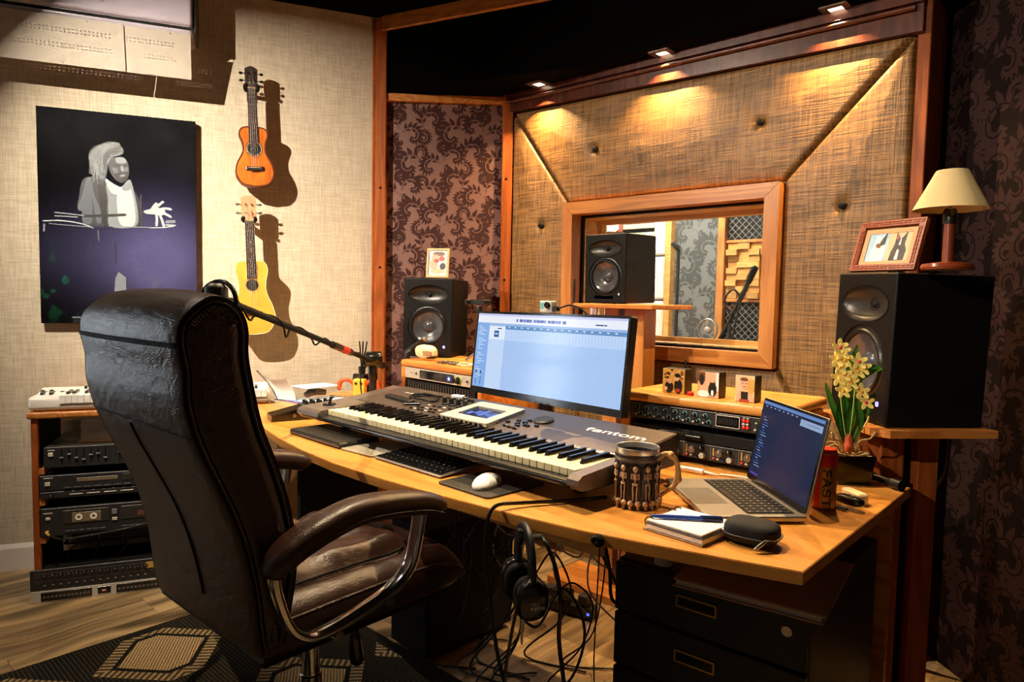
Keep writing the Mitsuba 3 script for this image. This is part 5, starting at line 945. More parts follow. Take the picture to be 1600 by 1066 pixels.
# ukuleles on wall hangers
mat('fret_dark', '#2a1a14', .45); mat('uke_edge', '#5c2411', .3, coat=.6); mat('uke_side', '#7a3a18', .3, coat=.6); mat('binding', '#ecdcb2', .5); mat('uke_yellow', '#e2a640', .22, coat=.8); mat('head_pink', '#c78d68', .4); mat('hole_dark', '#0a0605', .9)
def ukulele(label, m, hz, half, Ln, top_z, neck_w, style):
    """body half outline given as (z, half width) pairs from the bottom; z=0 bottom of the body"""
    u = thing('ukulele', label, 'ukulele', m=m); bh = hz[-1]
    up_ = np.array(list(zip(half, hz))); c = catmull(np.vstack([up_, (up_*[-1, 1])[::-1]]), 6, True); bodyp = Polygon(c).buffer(0)
    D = .055; F = np.array([[1, 0, 0, 0], [0, 0, -1, 0], [0, 1, 0, 0], [0, 0, 0, 1.]])
    part(u, 'body', prism(bodyp, D, F@M((0, 0, 0))), 'uke_side' if style else 'uke_edge', 30)
    part(u, 'binding', prism(bodyp.difference(bodyp.buffer(-.0035 if style else -.006)), .0022, F@M((0, 0, D))), 'binding' if style else 'uke_edge')
    part(u, 'soundboard', prism(bodyp.buffer(-.0036 if style else -.0061), .0016, F@M((0, 0, D))), 'uke_yellow' if style else 'uke_top')
    hzc = bh*(.665 if style else .63); hr = .0265 if style else .024; y = -(D+.0016)
    part(u, 'sound_hole', mv(disc(hr, .0006, 32), (0, y, hzc), rx=90), 'hole_dark')
    rs = part(u, 'rosette', mv(ring(hr+.006, hr+.0025, .0007, 40), (0, y, hzc), rx=90), 'head_pink' if style else 'fret_dark')
    if not style:
        part(rs, 'backing', mv(ring(hr+.012, hr, .0005, 40), (0, y, hzc), rx=90), 'fret_dark')
        for i in range(26): part(rs, 'dot', mv(disc(.0024, .0009, 10), ((hr+.0075)*math.cos(i*math.pi/13), y, hzc+(hr+.0075)*math.sin(i*math.pi/13)), rx=90), 'binding')
    bz = bh*(.285 if style else .30); b = part(u, 'bridge', rbox(-.038, .038, y-.007, y, bz-.009, bz+.009, .002), 'wood_dark' if style else 'black_plastic'); part(b, 'saddle', rbox(-.028, .028, y-.010, y-.006, bz+.002, bz+.005, .001), 'bone')
    if not style: part(b, 'pearl', box(-.038, -.033, y-.0075, y-.0069, bz-.006, bz+.006), 'light_grey'); [part(b, 'pin', ball(.003, (-.013+i*.009, y-.006, bz-.011), 1), 'black_gloss') for i in range(4)]
    nz = hzc+hr+.003; hz0 = top_z-(.115 if style else .098)
    part(u, 'neck', prism([(-neck_w/2+.001, bh-.01), (neck_w/2-.001, bh-.01), (neck_w*.43, hz0), (-neck_w*.43, hz0)], .018, F@M((0, 0, D-.016))), 'head_pink' if style else 'uke_edge')
    fb = part(u, 'fretboard', prism([(-neck_w/2, nz), (neck_w/2, nz), (neck_w*.44, hz0), (-neck_w*.44, hz0)], .0045, F@M((0, 0, D+.0016))), 'fret_dark')
    yf = -(D+.0062); sc = hz0-bz
    for i in range(1, 16 if style else 13):
        z = hz0-sc*(1-2**(-i/12)); 
        if z > nz: part(fb, 'fret', box(-neck_w*.47, neck_w*.47, yf-.0009, yf, z-.0006, z+.0006), 'gunmetal')
    if style:
        for i in (5, 7, 10, 12): z = hz0-sc*(1-2**(-(i-.5)/12)); part(fb, 'marker', mv(disc(.0026, .0005, 10), (0, yf, z), rx=90), 'white_plastic')
        for s in (-1, 1): part(fb, 'edge', prism([(s*neck_w*.485, nz), (s*neck_w*.515, nz), (s*neck_w*.455, hz0), (s*neck_w*.425, hz0)], .0046, F@M((0, 0, D+.0016))), 'binding')
    part(u, 'nut', rbox(-neck_w*.43, neck_w*.43, yf-.002, yf+.004, hz0, hz0+.004, .001), 'bone')
    w0 = .031 if style else .026; hp_ = [(-neck_w*.40, hz0+.004), (neck_w*.40, hz0+.004), (w0, hz0+.022), (w0*1.05, top_z-.012), (w0*.4, top_z-.002), (0, top_z), (-w0*.4, top_z-.002), (-w0*1.05, top_z-.012), (-w0, hz0+.022)]
    hd_ = part(u, 'headstock', prism(hp_, .014, F@M((0, 0, D-.012))), 'head_pink' if style else 'fret_dark')
    if style: part(hd_, 'lettering', mv(text('Barrel', .006, .030, .0005), (0, -(D+.002), top_z-.014), rx=90), 'fret_dark') if False else None
    else:
        for s in (-1, 1): part(hd_, 'slot', box(s*.013-.005, s*.013+.005, -(D+.0028), -(D+.0015), hz0+.028, top_z-.022), 'hole_dark')
    for s in (-1, 1):
        for z in (hz0+.036, hz0+.074) if style else (hz0+.034, hz0+.066):
            t_ = part(u, 'tuner', tube([(s*w0*.95, -D+.004, z), (s*(w0+.012), -D+.004, z)], .0022, 8, 0), 'steel', True); part(t_, 'button', mv(ball(1, sub=2, sc=(.0085, .004, .0062)), (s*(w0+.017), -D+.004, z)), 'steel' if style else 'black_gloss', True); part(t_, 'post', cyl(.003, (s*.012, -D-.010, z), (s*.012, -D, z), 10), 'chrome' if style else 'brass', True)
    for i in range(4):
        x = (i-1.5); part(u, 'string', tube([(x*.0092, y-.0102, bz+.004), (x*.0072, yf-.0045, hz0+.002), ((.012 if x > 0 else -.012), -D-.006, hz0+(.036 if i in (0, 3) else .07))], .00055, 4, 0), 'white_plastic', True)
    hg = part(u, 'hanger', tube([(0, -.0, hz0+.006), (0, .045, hz0-.004)], .006, 8, 0), 'black_plastic', True)
    for s in (-1, 1): part(hg, 'arm', tube([(0, .0, hz0+.006), (s*.022, -.004, hz0+.004), (s*.028, -.03, hz0+.010), (s*.025, -.062, hz0+.014)], [.006, .0075, .0075, .007], 10), 'rubber', True)
    part(hg, 'plate', mv(rbox(-.02, .02, -.004, .004, -.035, .035, .002), (0, .046, hz0)), 'black_plastic'); return u
ukulele('dark edged orange ukulele with a dotted rosette hanging above the other', WM@M((1.034, -.052, 1.693), 0, 0, -2.), (0, .012, .055, .105, .150, .190, .235, .262, .268), (.012, .058, .0825, .075, .052, .050, .0635, .048, .012), .533, .533, .042, 0)
ukulele('pale yellow ukulele with a pink headstock hanging below the other', WM@M((1.026, -.052, 1.020), 0, 0, -2.2), (0, .012, .070, .130, .185, .235, .295, .332, .340), (.015, .066, .094, .086, .064, .060, .0715, .056, .014), .632, .632, .044, 1)
# ---------------------------------------------------------------- lamp and picture frames on the speakers
ZR = 1.2984
k = thing('table_lamp', 'table lamp with a cream cone shade and turned wooden base', 'lamp', (-.360, 1.955, ZR)); mat('lamp_wood', '#6e2d14', .22, coat=.8)
part(k, 'base', lathe([(0, 0), (.056, 0), (.058, .006), (.054, .014), (.03, .018), (.013, .02), (0, .02)], 36), 'lamp_wood', 40); part(k, 'stem', lathe([(0, .018), (.0125, .018), (.0115, .112), (0, .112)], 20), 'lamp_wood', 40); part(k, 'socket', lathe([(0, .112), (.015, .112), (.0155, .140), (.012, .148), (0, .148)], 20), 'black_gloss', 40)
part(k, 'shade', lathe([(.0815, .146), (.0345, .240), (.0333, .240), (.0803, .146)], 48), 'shade_cloth', 40); part(k, 'spider', [tube([(0, 0, .150), (.05*math.cos(a), .05*math.sin(a), .190)], .001, 5, 0) for a in (0, 2.1, 4.2)], 'steel', True); part(k, 'bulb', ball(.016, (0, 0, .168), 2), 'white_plastic', True)
mat('frame_red', '#8d4426', .35, coat=.5); mat('frame_peach', '#d09a6a', .5); mat('photo_blue', '#9fc0d8', .4); mat('photo_tan', '#d8b48c', .4); mat('photo_white', '#ece6e0', .4); mat('photo_dark', '#1d1714', .4); mat('photo_brown', '#6d4028', .4); mat('photo_red', '#a83c2c', .4); mat('photo_gold', '#c99a4a', .4); mat('photo_skin', '#e0a484', .4)
def flat(root, m, name, poly, mt, lift): part(root, name, prism(poly, .0003, M((0, -lift*.0003, 0))@XZ), mt, m=m)
fm = M((-.5335, 2.0665, ZR+.003), -20., -19.)
k = thing('framed_photo', 'carved reddish photo frame with a picture of two dogs on the big speaker', 'photo frame', m=fm); I4 = np.eye(4)
fw_, fh_ = .190, .148
def frame_bars(k, w, h, b, t, mt):
    for pl in ([(-w/2, 0), (w/2, 0), (w/2-b, b), (-w/2+b, b)], [(-w/2, h), (w/2, h), (w/2-b, h-b), (-w/2+b, h-b)], [(-w/2, 0), (-w/2+b, b), (-w/2+b, h-b), (-w/2, h)], [(w/2, 0), (w/2-b, b), (w/2-b, h-b), (w/2, h)]): part(k, 'frame_bar', prism(Polygon(pl).buffer(-.0003), t, M((0, .004, 0))@XZ), mt)
frame_bars(k, fw_, fh_, .018, .014, 'frame_red')
R5 = random.Random(3)
for i in range(15):
    for zz in (.006, .012, fh_-.006, fh_-.012): x = -.086+i*.0118+R5.uniform(-.002, .002); part(k, 'carving', rbox(x, x+.010, -.0125, -.0095, zz-.0018, zz+.0018, .001), 'frame_red')
for i in range(9):
    for xx in (-.0865, -.0805, .0805, .0865): z = .018+i*.0118; part(k, 'carving', rbox(xx-.0018, xx+.0018, -.0125, -.0095, z, z+.010, .001), 'frame_red')
part(k, 'mat_board', prism(shapely.box(-.076, .017, .076, .125).difference(shapely.box(-.062, .030, .062, .112)), .003, M((0, .0, 0))@XZ), 'frame_peach'); ph = part(k, 'photo', box(-.064, .064, -.0005, .003, .028, .114), 'photo_blue'); part(k, 'easel', mv(box(-.02, .02, .0, .003, -.11, 0), (0, .005, .11), 0, 28), 'black_matte')
flat(k, I4, 'printed_wall', shapely.box(-.004, .030, .062, .112), 'photo_tan', 2)
for name, pts, mt, l in (('printed_dog', [(-.044, .030), (-.010, .030), (-.008, .062), (-.014, .082), (-.018, .110), (-.026, .098), (-.040, .104), (-.042, .080), (-.050, .060)], 'photo_white', 3), ('printed_patch', [(-.030, .072), (-.014, .080), (-.012, .112), (-.022, .096)], 'photo_dark', 4), ('printed_muzzle', [(-.036, .072), (-.024, .070), (-.026, .082), (-.036, .082)], 'photo_brown', 5), ('printed_dog', [(.010, .030), (.050, .030), (.052, .060), (.044, .078), (.046, .112), (.036, .096), (.026, .096), (.018, .112), (.018, .078), (.012, .056)], 'photo_dark', 3), ('printed_chest', [(.0255, .034), (.0335, .034), (.0325, .060), (.0290, .062)], 'photo_white', 4), ('printed_blaze', [(.0295, .076), (.033, .076), (.032, .098)], 'photo_white', 4), ('printed_ear', [(.019, .092), (.024, .094), (.020, .108)], 'photo_red', 4)):
    flat(k, I4, name, Polygon(pts).buffer(.002, quad_segs=3).buffer(-.001), mt, l)
k = thing('framed_photo', 'small pale wooden photo frame on the left speaker', 'photo frame', m=M((-2.390, 2.075, 1.2965), 31.8, -8.)); frame_bars(k, .106, .136, .010, .010, 'wood_pale2'); mat('wood_pale2', '#d9ae78', .5)
part(k, 'photo', box(-.046, .046, -.001, .003, .008, .128), 'photo_white'); part(k, 'easel', mv(box(-.015, .015, 0, .003, -.10, 0), (0, .005, .10), 0, 25), 'black_matte')
for name, poly, mt, l in (('printed_shape', ell(-.012, .092, .018, .016), 'photo_skin', 5), ('printed_shape', ell(.018, .088, .014, .012), 'photo_red', 5), ('printed_shape', ell(.024, .052, .014, .016), 'photo_dark', 5), ('printed_shape', ell(-.018, .060, .020, .024), 'photo_skin', 5), ('printed_shape', ell(.004, .110, .030, .010), 'photo_brown', 5), ('printed_shape', ell(.0, .030, .034, .012), 'photo_tan', 5), ('printed_shape', ell(-.006, .078, .012, .010), 'photo_red', 6)): flat(k, I4, name, poly, mt, l)
# three photo blocks on the oak rack
for i, (x, lab) in enumerate(((-1.008, 'photo block of a family among golden leaves, leftmost on the oak rack'), (-.898, 'photo block with two dark dogs in a pink room, middle of the oak rack'), (-.790, 'photo block of a baby portrait, rightmost on the oak rack'))):
    m = M((x, 1.800, .9375), -1.); k = thing('photo_block', lab, 'photo block', m=m, group=None); w_ = (.074, .066, .056)[i]
    part(k, 'block', rbox(-w_/2, w_/2, .0, .042, 0, .073, .001), 'black_plastic'); part(k, 'print', box(-w_/2+.0005, w_/2-.0005, -.001, 0, .0005, .0725), ('photo_gold', 'photo_skin', 'photo_tan')[i])
    R6 = random.Random(i+20)
    if i == 0:
        arts = [('printed_leaf', ell(R6.uniform(-.033, .033), R6.uniform(.035, .069), .004, .003), ('photo_brown', 'photo_tan', 'photo_dark')[q % 3], 5) for q in range(16)]+[('printed_person', ell(.016, .022, .013, .022), 'photo_dark', 6), ('printed_head', ell(.012, .047, .008, .010), 'photo_skin', 7), ('printed_hair', ell(.013, .054, .009, .006), 'photo_dark', 8), ('printed_person', ell(-.014, .018, .014, .017), 'photo_dark', 6), ('printed_head', ell(-.012, .036, .007, .008), 'photo_skin', 7), ('printed_head', ell(-.024, .013, .006, .006), 'photo_skin', 8), ('printed_shirt', ell(.015, .010, .008, .006), 'photo_red', 7)]
    elif i == 1:
        arts = [('printed_door', shapely.box(-.032, .045, -.010, .072), 'photo_brown', 5), ('printed_dog', ell(-.020, .050, .007, .016), 'photo_dark', 6), ('printed_dog', ell(.014, .024, .013, .020), 'photo_dark', 6), ('printed_ear', Polygon([(.004, .036), (.009, .036), (.008, .050)]), 'photo_dark', 6), ('printed_ear', Polygon([(.018, .036), (.023, .036), (.020, .050)]), 'photo_dark', 6), ('printed_chest', ell(.014, .014, .004, .009), 'photo_white', 7), ('printed_bed', ell(-.014, .010, .018, .010), 'photo_white', 5), ('printed_curtain', shapely.box(.024, .02, .032, .072), 'photo_white', 5)]
    else:
        arts = [('printed_leaf', ell(.018, .045, .010, .02), 'photo_gold', 5), ('printed_body', ell(0, .010, .024, .022).intersection(shapely.box(-.0275, .001, .0275, .07)), 'photo_skin', 6), ('printed_vest', shapely.box(-.010, .001, .010, .028), 'photo_dark', 7), ('printed_head', ell(-.002, .050, .012, .015), 'photo_skin', 7), ('printed_hair', ell(-.002, .062, .011, .005), 'photo_brown', 8), ('printed_eye', ell(-.006, .051, .002, .0014), 'photo_dark', 9), ('printed_eye', ell(.004, .051, .002, .0014), 'photo_dark', 9), ('printed_mouth', ell(-.001, .042, .004, .0014), 'photo_red', 9), ('printed_stripe', shapely.box(-.014, .001, .014, .007), 'photo_red', 8)]
    for n_, pg, mt, l in arts: flat(k, np.eye(4), n_, pg.intersection(shapely.box(-w_/2+.001, .001, w_/2-.001, .072)), mt, l)
solo('token', 'tiny red token between the left and middle photo blocks', 'toy', lathe([(0, 0), (.010, 0), (.010, .008), (.007, .011), (0, .011)], 16), 'red', 40, m=M((-.953, 1.800, .9373)))
# ---------------------------------------------------------------- boom microphone at the left of the desk
mc = thing('boom_arm_microphone', 'black microphone boom arm reaching behind the chair', 'microphone stand')
bp = np.array([-2.345, 1.690, 0]); cl = bp+[0, 0, .935]
part(mc, 'clamp', rbox(bp[0]-.025, bp[0]+.025, bp[1]-.03, bp[1]+.03, ZD+.0005, ZD+.02, .004), 'black_plastic'); part(mc, 'pole', tube([bp+[0, 0, ZD+.01], cl], [.0155, .0155], 12, 0), 'black_plastic', True); part(mc, 'pole_tip', tube([bp+[0, 0, .86], bp+[0, 0, .945]], .019, 12, 0), 'black_gloss', True)
part(mc, 'swivel', [cyl(.032, cl+[-.012, -.030, .01], cl+[.012, .030, .01], 20), ball(.028, cl+[0, 0, .012])], 'black_gloss', True)
mic_end = np.array([-1.50, .665, 1.200]); dv = mic_end-cl; far = cl-dv/np.linalg.norm(dv)*.16
part(mc, 'boom', tube([cl, mic_end], .0085, 10, 0), 'black_matte', True); part(mc, 'counterweight', tube([cl-dv*.01, far+(cl-far)*.10, far], [.012, .016, .016], 12, 0), 'black_plastic', True)
q0 = cl+dv*.30; part(mc, 'joint', tube([cl+dv*.24, cl+dv*.40], .0125, 10, 0), 'black_plastic', True); part(mc, 'red_sleeve', tube([cl+dv*.27, cl+dv*.33], .0132, 10, 0), 'red', True)
side = np.cross(dv/np.linalg.norm(dv), [0, 0, 1]); cb = [cl+dv*t+side*.009*math.sin(t*40)+np.array([0, 0, .010*math.cos(t*40)-(.022 if i % 5 == 3 else 0)]) for i, t in enumerate(np.linspace(.0, .97, 26))]
part(mc, 'cable', tube([cl+[-.03, -.03, -.17], cl+[-.035, -.035, -.06], *cb], .0026, 6, 4), 'black_matte', True)
part(mc, 'shock_mount', mv(torus(.055, .005, 32, 8), tuple(mic_end+[.02, -.01, -.02]), 20, 80), 'black_gloss', True); part(mc, 'microphone', tube([mic_end+[.02, -.01, -.10], mic_end+[.02, -.01, -.02], mic_end+[.02, -.01, .02], mic_end+[.02, -.01, .03]], [.022, .024, .024, .012], 16, 0), 'dark_grey', True)
k = thing('reed_diffuser', 'dark square reed diffuser bottle with three black sticks behind the boom pole', 'bottle', (-2.66, 1.855, ZD+.0005), 20); part(k, 'bottle', rbox(-.032, .032, -.032, .032, 0, .095, .008, 2), 'bottle_glass', 40); mat('bottle_glass', '#1d140c', .08, coat=.8); part(k, 'neck', lathe([(0, .094), (.013, .094), (.013, .100), (.016, .102), (.016, .128), (.010, .130), (0, .128)], 20), 'black_gloss', 40)
for dx, dy in ((-.012, 0), (.0, .008), (.026, -.006)): part(k, 'stick', tube([(dx*.2, dy*.2, .12), (dx*1.2, dy, .245)], .003, 6, 0), 'black_matte', True)
k = thing('toy_figure', 'small yellow block with orange hook arms on the desk by the boom pole', 'figure', (-2.56, 1.775, ZD+.0005), 35); part(k, 'body', rbox(-.028, .028, -.018, .018, 0, .085, .005), 'yellow'); 
for s in (-1, 1): part(k, 'arm', tube([(s*.026, 0, .062), (s*.055, -.01, .080), (s*.085, -.012, .072), (s*.092, -.012, .045), (s*.086, -.012, .035)], [.009, .008, .010, .010, .008], 10), 'orange', True); part(k, 'eye', ball(.006, (s*.012, -.018, .066), 2), 'black_gloss', True)
k = thing('clear_box', 'clear plastic box with a dark item inside on blue papers', 'box', (-2.655, 1.605, ZD+.0065), 90); part(k, 'shell', box(-.080, .080, -.055, .055, .001, .048), 'clear_plastic'); part(k, 'lid', rbox(-.083, .083, -.058, .058, .0485, .055, .003), 'lid_clear'); mat('lid_clear', '#d8dcdf', .3); part(k, 'content', tube([(-.05, -.02, .02), (0, .01, .026), (.05, -.01, .020)], [.014, .018, .012], 10), 'dark_grey', True)
k = thing('paper_stack', 'mauve and blue papers under the clear box', 'papers', (-2.63, 1.60, ZD+.0005), 90); part(k, 'sheet', box(-.12, .11, -.12, .07, 0, .0025), 'mauve_paper'); part(k, 'sheet', mv(box(-.10, .10, -.11, .06, .0026, .005), (0, 0, 0), 7), 'photo_blue')
k = thing('sheet_holder', 'white curved board leaning back at the left rear of the desk', 'board')
bl, br, tl, tr_ = (np.array(q) for q in ((-2.740, 1.475, .753), (-2.640, 1.505, .753), (-2.832, 1.427, .872), (-2.654, 1.468, .850)))
gu, gv = np.meshgrid(np.linspace(0, 1, 14), np.linspace(0, 1, 10)); gu, gv = gu[..., None], gv[..., None]
gp = (bl*(1-gu)+br*gu)*(1-gv)+(tl*(1-gu)+tr_*gu)*gv+np.array([-.3, .75, 0])*.018*np.sin(gv*np.pi)+np.array([0, 0, -.022])*np.sin(gu*np.pi)*gv; gp = gp.reshape(-1, 3)
gi, gj = np.meshgrid(np.arange(9), np.arange(13), indexing='ij'); gk = (gi*14+gj).ravel(); gf = np.stack([gk, gk+1, gk+15, gk+14], 1); gf = np.vstack([gf[:, :3], gf[:, [0, 2, 3]]])
part(k, 'board', trimesh.Trimesh(np.vstack([gp, gp+[-.001, .003, .001]]), np.vstack([gf, gf[:, ::-1]+len(gp)]), process=False), 'white_paper', True)
part(k, 'edge', tube([bl, (bl+tl)/2+[-.006, .014, 0], tl], .0026, 6, 4), 'dark_grey', True); part(k, 'foot', tube([bl+[-.01, -.01, -.001], br+[.0, -.005, -.001]], .002, 6, 0), 'dark_grey', True)
k = thing('pedal_controller', 'glossy black control box with small knobs at the left of the synthesizer', 'controller', (-2.275, 1.315, ZD+.0005), 73); part(k, 'body', mv(prism([(-.11, 0), (.12, 0), (.12, .045), (.02, .050), (-.07, .030), (-.11, .022)], .085, M((0, .042, 0))@XZ), (0, 0, 0)), 'black_gloss'); part(k, 'top_plate', rbox(.0, .115, -.036, .036, .046, .053, .002), 'dark_grey')
for i in range(4):
    for j in range(2): part(k, 'knob', lathe([(0, .052), (.007, .052), (.006, .066), (0, .066)], 12, (.018+i*.026, -.018+j*.034, 0)), 'black_plastic', 40)
for i in range(3): part(k, 'jack', mv(ring(.006, .003, .002, 14), (-.03+i*.035, -.043, .018), rx=90), 'steel')
# ---------------------------------------------------------------- on the left rack shelf
ZS = ZD+.1875
lm = M((RL[0], RL[1], ZS), RL[2])
k = thing('handheld_device', 'cream handheld device tipped on its side in front of the small speaker', 'device', m=lm@M((-.155, .05, .036), 8, 12)); part(k, 'shell', case_mesh(.060, .022, .030, 2.8), 'cream', True); part(k, 'grip', rbox(.010, .058, -.020, .015, -.025, -.012, .004), 'black_gloss'); part(k, 'panel', rbox(.0, .050, -.0235, -.018, -.012, .012, .004), 'tan_card')
k = thing('loose_hardware', 'heap of small screws and fittings on the left rack shelf', 'hardware', m=lm); R7 = random.Random(11)
part(k, 'piece', [mv(lathe([(0, 0), (.005, 0), (.005, .004), (.002, .004), (.002, .014), (0, .014)], 8), (R7.uniform(-.03, .10), R7.uniform(.01, .07), .005), R7.uniform(0, 360), 90) for i in range(34)], 'gunmetal', True, kind='stuff')
k = thing('earbuds', 'tangled cream earphone wire at the right of the left rack shelf', 'earphones', m=lm); part(k, 'wire', tube([(.09, .02, .004), (.12, .05, .007), (.16, .04, .010), (.17, .015, .006), (.13, .008, .006), (.10, .03, .010), (.14, .055, .010), (.19, .05, .006), (.20, .03, .004), (.16, .025, .012)], .0028, 6), 'cream', True)
k = thing('guitar_picks', 'flat pale guitar picks and coins at the right end of the left rack shelf', 'picks', m=lm)
for i in range(6): part(k, 'pick', mv(disc(.012, .0012, 12), (.205+.012*(i % 3), .03+.018*(i//3), .0005+.0013*i)), 'bone' if i % 2 else 'light_grey')
k = thing('microphone_clip', 'black jointed mic clip with a silver tip at the left end of the left rack', 'clip', m=lm@M((-.286, .06, .0))); part(k, 'stem', tube([(0, -.02, -.03), (-.004, -.015, .02), (.01, 0, .035)], [.012, .012, .010], 10, 0), 'black_plastic', True); part(k, 'jaw', tube([(-.03, -.01, .02), (.0, 0, .035), (.035, .01, .06), (.07, .02, .085)], [.010, .013, .011, .009], 10, 0), 'black_plastic', True); part(k, 'tip', ball(.010, (.073, .021, .088), 2), 'steel', True)
k = thing('phone_holder', 'small tripod phone holder standing beside the small speaker', 'phone holder', m=M((-2.020, 1.985, .9385))); 
part(k, 'pole', tube([(0, 0, .05), (0, 0, .215)], .008, 10, 0), 'steel', True); part(k, 'neck', tube([(0, 0, .205), (0, 0, .235)], .013, 10, 0), 'black_plastic', True); part(k, 'grip', [rbox(-.055, .055, -.010, .012, .240, .262, .004), rbox(-.058, -.045, -.03, .012, .240, .262, .003), rbox(.045, .058, -.03, .012, .240, .262, .003)], 'black_plastic'); part(k, 'hub', lathe([(0, .035), (.016, .035), (.018, .075), (.010, .09), (0, .09)], 16), 'black_plastic', 40)
for i in range(3): a = 3.6+i*2.094; part(k, 'leg', tube([(0, 0, .05), (.055*math.cos(a), .055*math.sin(a), .006)], [.008, .006], 8, 0), 'steel' if i == 0 else 'black_plastic', True)
# ---------------------------------------------------------------- headphones hung from the desk edge
HM = M((-.880, 1.003, .745), -32, 0, 0)@np.diag([.78, .78, .74, 1.])
hp_k = thing('headphones', 'black over ear headphones hanging from the desk edge', 'headphones', m=HM)
bx = catmull(np.array([(-.066, 0, -.105), (-.062, 0, -.05), (-.038, 0, -.008), (0, 0, .006), (.038, 0, -.008), (.062, 0, -.05), (.066, 0, -.105)]), 6)
part(hp_k, 'headband', tube(bx, .020, 12, 0, sect=osec*[[1.0, .42]], up=(0, 1, 0)), 'black_plastic', True); part(hp_k, 'padding', tube(bx[8:-8]*[.88, 1, 1]+[0, 0, -.009], .017, 12, 0, sect=osec*[[1.0, .45]], up=(0, 1, 0)), 'black_matte', True)
part(hp_k, 'hook', [rbox(-.012, .012, .0, .05, -.018, -.011, .003), rbox(-.012, .012, -.02, .012, .0, .009, .003)], 'black_matte')
for s in (-1, 1):
    cp = part(hp_k, 'ear_cup', mv(case_mesh(.026, .043, .056, 2.4), (s*.071, 0, -.155), 0, 0, s*6), 'black_gloss', True); part(cp, 'cushion', mv(case_mesh(.018, .041, .053, 2.5), (s*.044, 0, -.155)), 'black_matte', True); part(cp, 'yoke', tube([(s*.067, -.03, -.13), (s*.088, -.022, -.112), (s*.072, 0, -.098), (s*.088, .022, -.112), (s*.067, .03, -.13)], .0035, 8), 'black_plastic', True)
lt_ = mv(text('VIC', .0085, .020, .0008, True), (0, .006, 0)), mv(text('FIRTH', .0085, .034, .0008, True), (.006, -.006, 0))
part(hp_k, 'lettering', mv(mv(list(lt_), (0, 0, 0), rx=90), (.0985, .0, -.160), 90), 'white_plastic')
part(hp_k, 'jack', tube([(.055, -.02, -.205), (.056, -.02, -.245), (.056, -.02, -.246), (.057, -.02, -.275), (.057, -.02, -.280)], [.006, .006, .0032, .0030, .001], 10, 0), 'steel', 40)
def wpts(l): return [tuple((HM@np.array([*p, 1]))[:3]) for p in l]
solo('headphone_cable', 'long black cable from the desk edge down past the headphones', 'cable', tube([(-.885, 1.29, ZD+.006), (-.93, 1.20, ZD+.006), (-.985, 1.10, ZD+.010), (-1.000, 1.040, ZD+.012), (-1.003, 1.018, .725), (-1.000, 1.015, .66), (-.985, 1.015, .56), (-.958, 1.012, .46), (-.925, 1.01, .38), (-.915, 1.01, .30), (-.915, 1.02, .15), (-.90, 1.05, .01)], .0042, 8), 'black_gloss', True)
solo('headphone_cable', 'black cable running from the left ear cup to the floor', 'cable', tube([(-.910, 1.02, .585), (-.918, 1.01, .52), (-.930, 1.005, .42), (-.922, 1.01, .36), (-.918, 1.015, .2), (-.93, 1.05, .01)], .0036, 8), 'black_gloss', True)
solo('headphone_cable', 'black cable looping over the headband and down at its right side', 'cable', tube([(-.86, 1.03, .735), (-.835, 1.02, .722), (-.812, 1.02, .68), (-.800, 1.02, .62), (-.802, 1.02, .55), (-.790, 1.02, .48), (-.772, 1.02, .40), (-.76, 1.02, .30), (-.75, 1.04, .01)], .0042, 8), 'black_gloss', True)
k = thing('earbud', 'single black earbud hanging on the front desk edge', 'earbud', m=M((-.757, 1.082, .740), 15)); part(k, 'body', ball(.0125, (0, -.003, 0), 3, (1, .9, 1.05)), 'rubber', True); part(k, 'nozzle', mv(torus(.006, .003, 20, 8), (-.004, -.013, .003), rx=80), 'black_gloss', True)
solo('earphone_wire', 'thin black wire hanging below the earbud', 'cable', tube([(-.757, 1.085, .729), (-.757, 1.08, .62), (-.760, 1.08, .50), (-.757, 1.08, .44), (-.755, 1.08, .41)], .0014, 5), 'black_plastic', True)
# ---------------------------------------------------------------- under the desk
k = thing('computer_tower', 'black computer case with a blue light under the desk', 'computer', m=M((-1.86, 1.42, 0), -2)); part(k, 'case', rbox(0, .20, 0, .40, .02, .45, .006), 'black_matte'); part(k, 'light', mv(disc(.0045, .002, 12), (.16, -.0005, .385), rx=90), 'white_plastic', emitter=emit('', '#2a4cff', 6.)); part(k, 'feet', [box(.02, .05, .03, .37, 0, .0199), box(.15, .18, .03, .37, 0, .0199)], 'rubber')
k = thing('power_board', 'black power strip with plugs on the floor under the desk', 'power strip', (-1.62, 2.05, 0), 10); part(k, 'body', rbox(-.16, .16, -.03, .03, 0, .045, .006), 'black_plastic')
for i in range(4): part(k, 'plug', rbox(-.13+i*.075, -.09+i*.075, -.022, .022, .0455, .085, .005), 'dark_grey' if i % 2 else 'black_gloss'); part(k, 'light', box(.14, .15, -.032, -.0302, .02, .03), 'blue', emitter=emit('', '#3a50ff', 3.)) if i == 0 else None
k = thing('crossover_box', 'black junction box with white plugs hanging behind the desk', 'junction box', (-1.52, 1.72, .40)); part(k, 'box', rbox(-.10, .08, 0, .06, 0, .16, .006), 'black_plastic'); part(k, 'bracket', box(-.015, .0, .061, .075, 0, .32), 'dark_grey')
for i in range(3): part(k, 'plug', tube([(.05+i*.012, -.002, .11-.02*i), (.08+i*.03, -.045, .075-.02*i)], [.008, .006], 8, 0), 'light_grey', True)
R8 = random.Random(21)
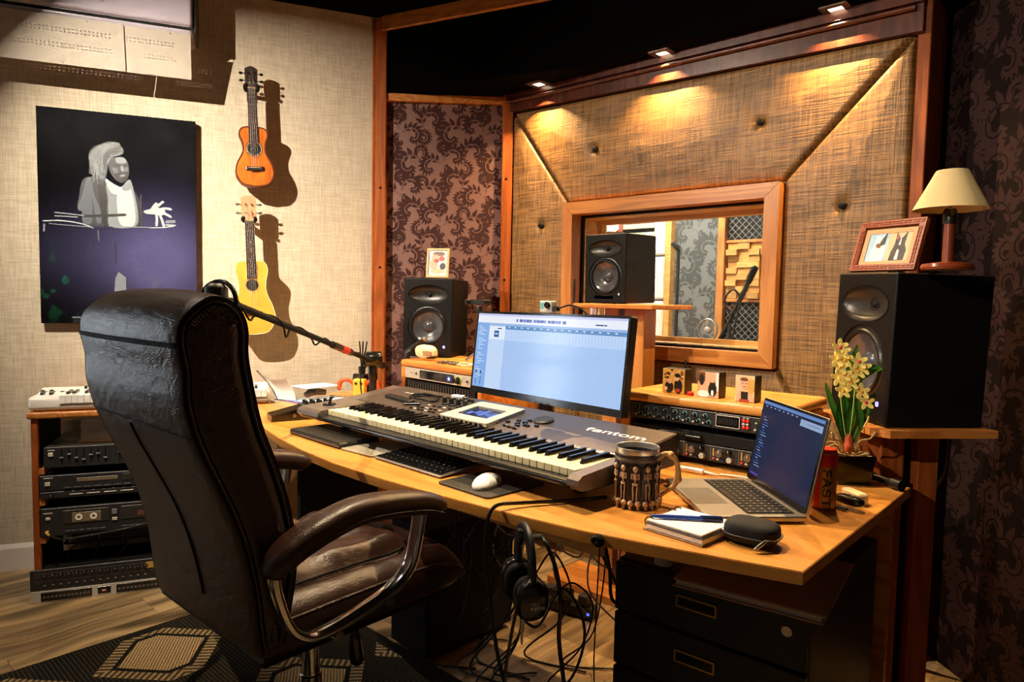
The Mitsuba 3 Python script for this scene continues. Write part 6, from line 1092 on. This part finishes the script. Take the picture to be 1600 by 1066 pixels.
for i in range(12):
    x, y, zt = -1.80+i*.040+R8.uniform(-.02, .02), 1.60+R8.uniform(-.12, .18), R8.uniform(.42, .62); e = R8.uniform(.08, .24)
    p = [(x, y, zt), (x+e*.2, y-.04, zt-.10-.06*R8.random()), (x+e*.55, y-.02, zt-.16-.10*R8.random()), (x+e*.8, y+.03, zt-.06-.12*R8.random()), (x+e*1.1, y+.05, zt-.22), (x+e, y+.02, .10+.08*R8.random()), (x+e*.6, y-.05, .014), (x+e*1.5, y-.02+.1*R8.random(), .006)]
    solo('tangled_cable', 'black cable in the tangle under the desk', 'cable', tube(p, R8.choice([.0028, .0034, .0042]), 6, 8), 'black_plastic', True, group='black cables tangled under the desk')
for i in range(5):
    x = -1.60+i*.13; p = [(x, 1.70, .56), (x+.05, 1.62, .46), (x+.11, 1.66, .42), (x+.08, 1.72, .50), (x+.02, 1.68, .46), (x+.06, 1.6, .36), (x+.14, 1.66, .25)]
    solo('tangled_cable', 'pale grey cable looping in the tangle under the desk', 'cable', tube(p, .0028, 6, 7), 'light_grey', True, group='pale cables tangled under the desk')
for i, (pts, r) in enumerate((([(-.95, 1.35, .70), (-.90, 1.33, .58), (-.87, 1.30, .52), (-.84, 1.30, .51)], .0042), ([(-.98, 1.55, .68), (-.96, 1.50, .50), (-.90, 1.45, .42), (-.85, 1.42, .43)], .004), ([(-1.12, 1.48, .66), (-1.0, 1.5, .47), (-.92, 1.52, .33), (-.86, 1.53, .30)], .004))):
    solo('draped_cable', ['upper black cable running behind the black cabinet', 'middle black cable running behind the black cabinet', 'lowest black cable running behind the black cabinet'][i], 'cable', tube(pts, r, 7, 7), 'black_plastic', True)
solo('speaker_cable', 'black cable hanging below the big speaker platform at the right', 'cable', tube([(-.395, 2.30, .872), (-.392, 2.30, .80), (-.400, 2.31, .72), (-.425, 2.33, .67), (-.45, 2.38, .62)], .0045, 8), 'black_plastic', True)
solo('speaker_cable', 'black cable hanging down the wall below the window', 'cable', tube([(-1.345, 2.492, .985), (-1.335, 2.478, .94), (-1.325, 2.478, .88), (-1.33, 2.478, .80), (-1.33, 2.478, .60)], .0042, 8), 'black_plastic', True)
solo('speaker_cable', 'black cable running up the left side of the window frame', 'cable', tube([(-1.905, 2.475, 1.30), (-1.905, 2.475, 1.15), (-1.904, 2.475, .95), (-1.90, 2.475, .7)], .005, 8), 'black_plastic', True)
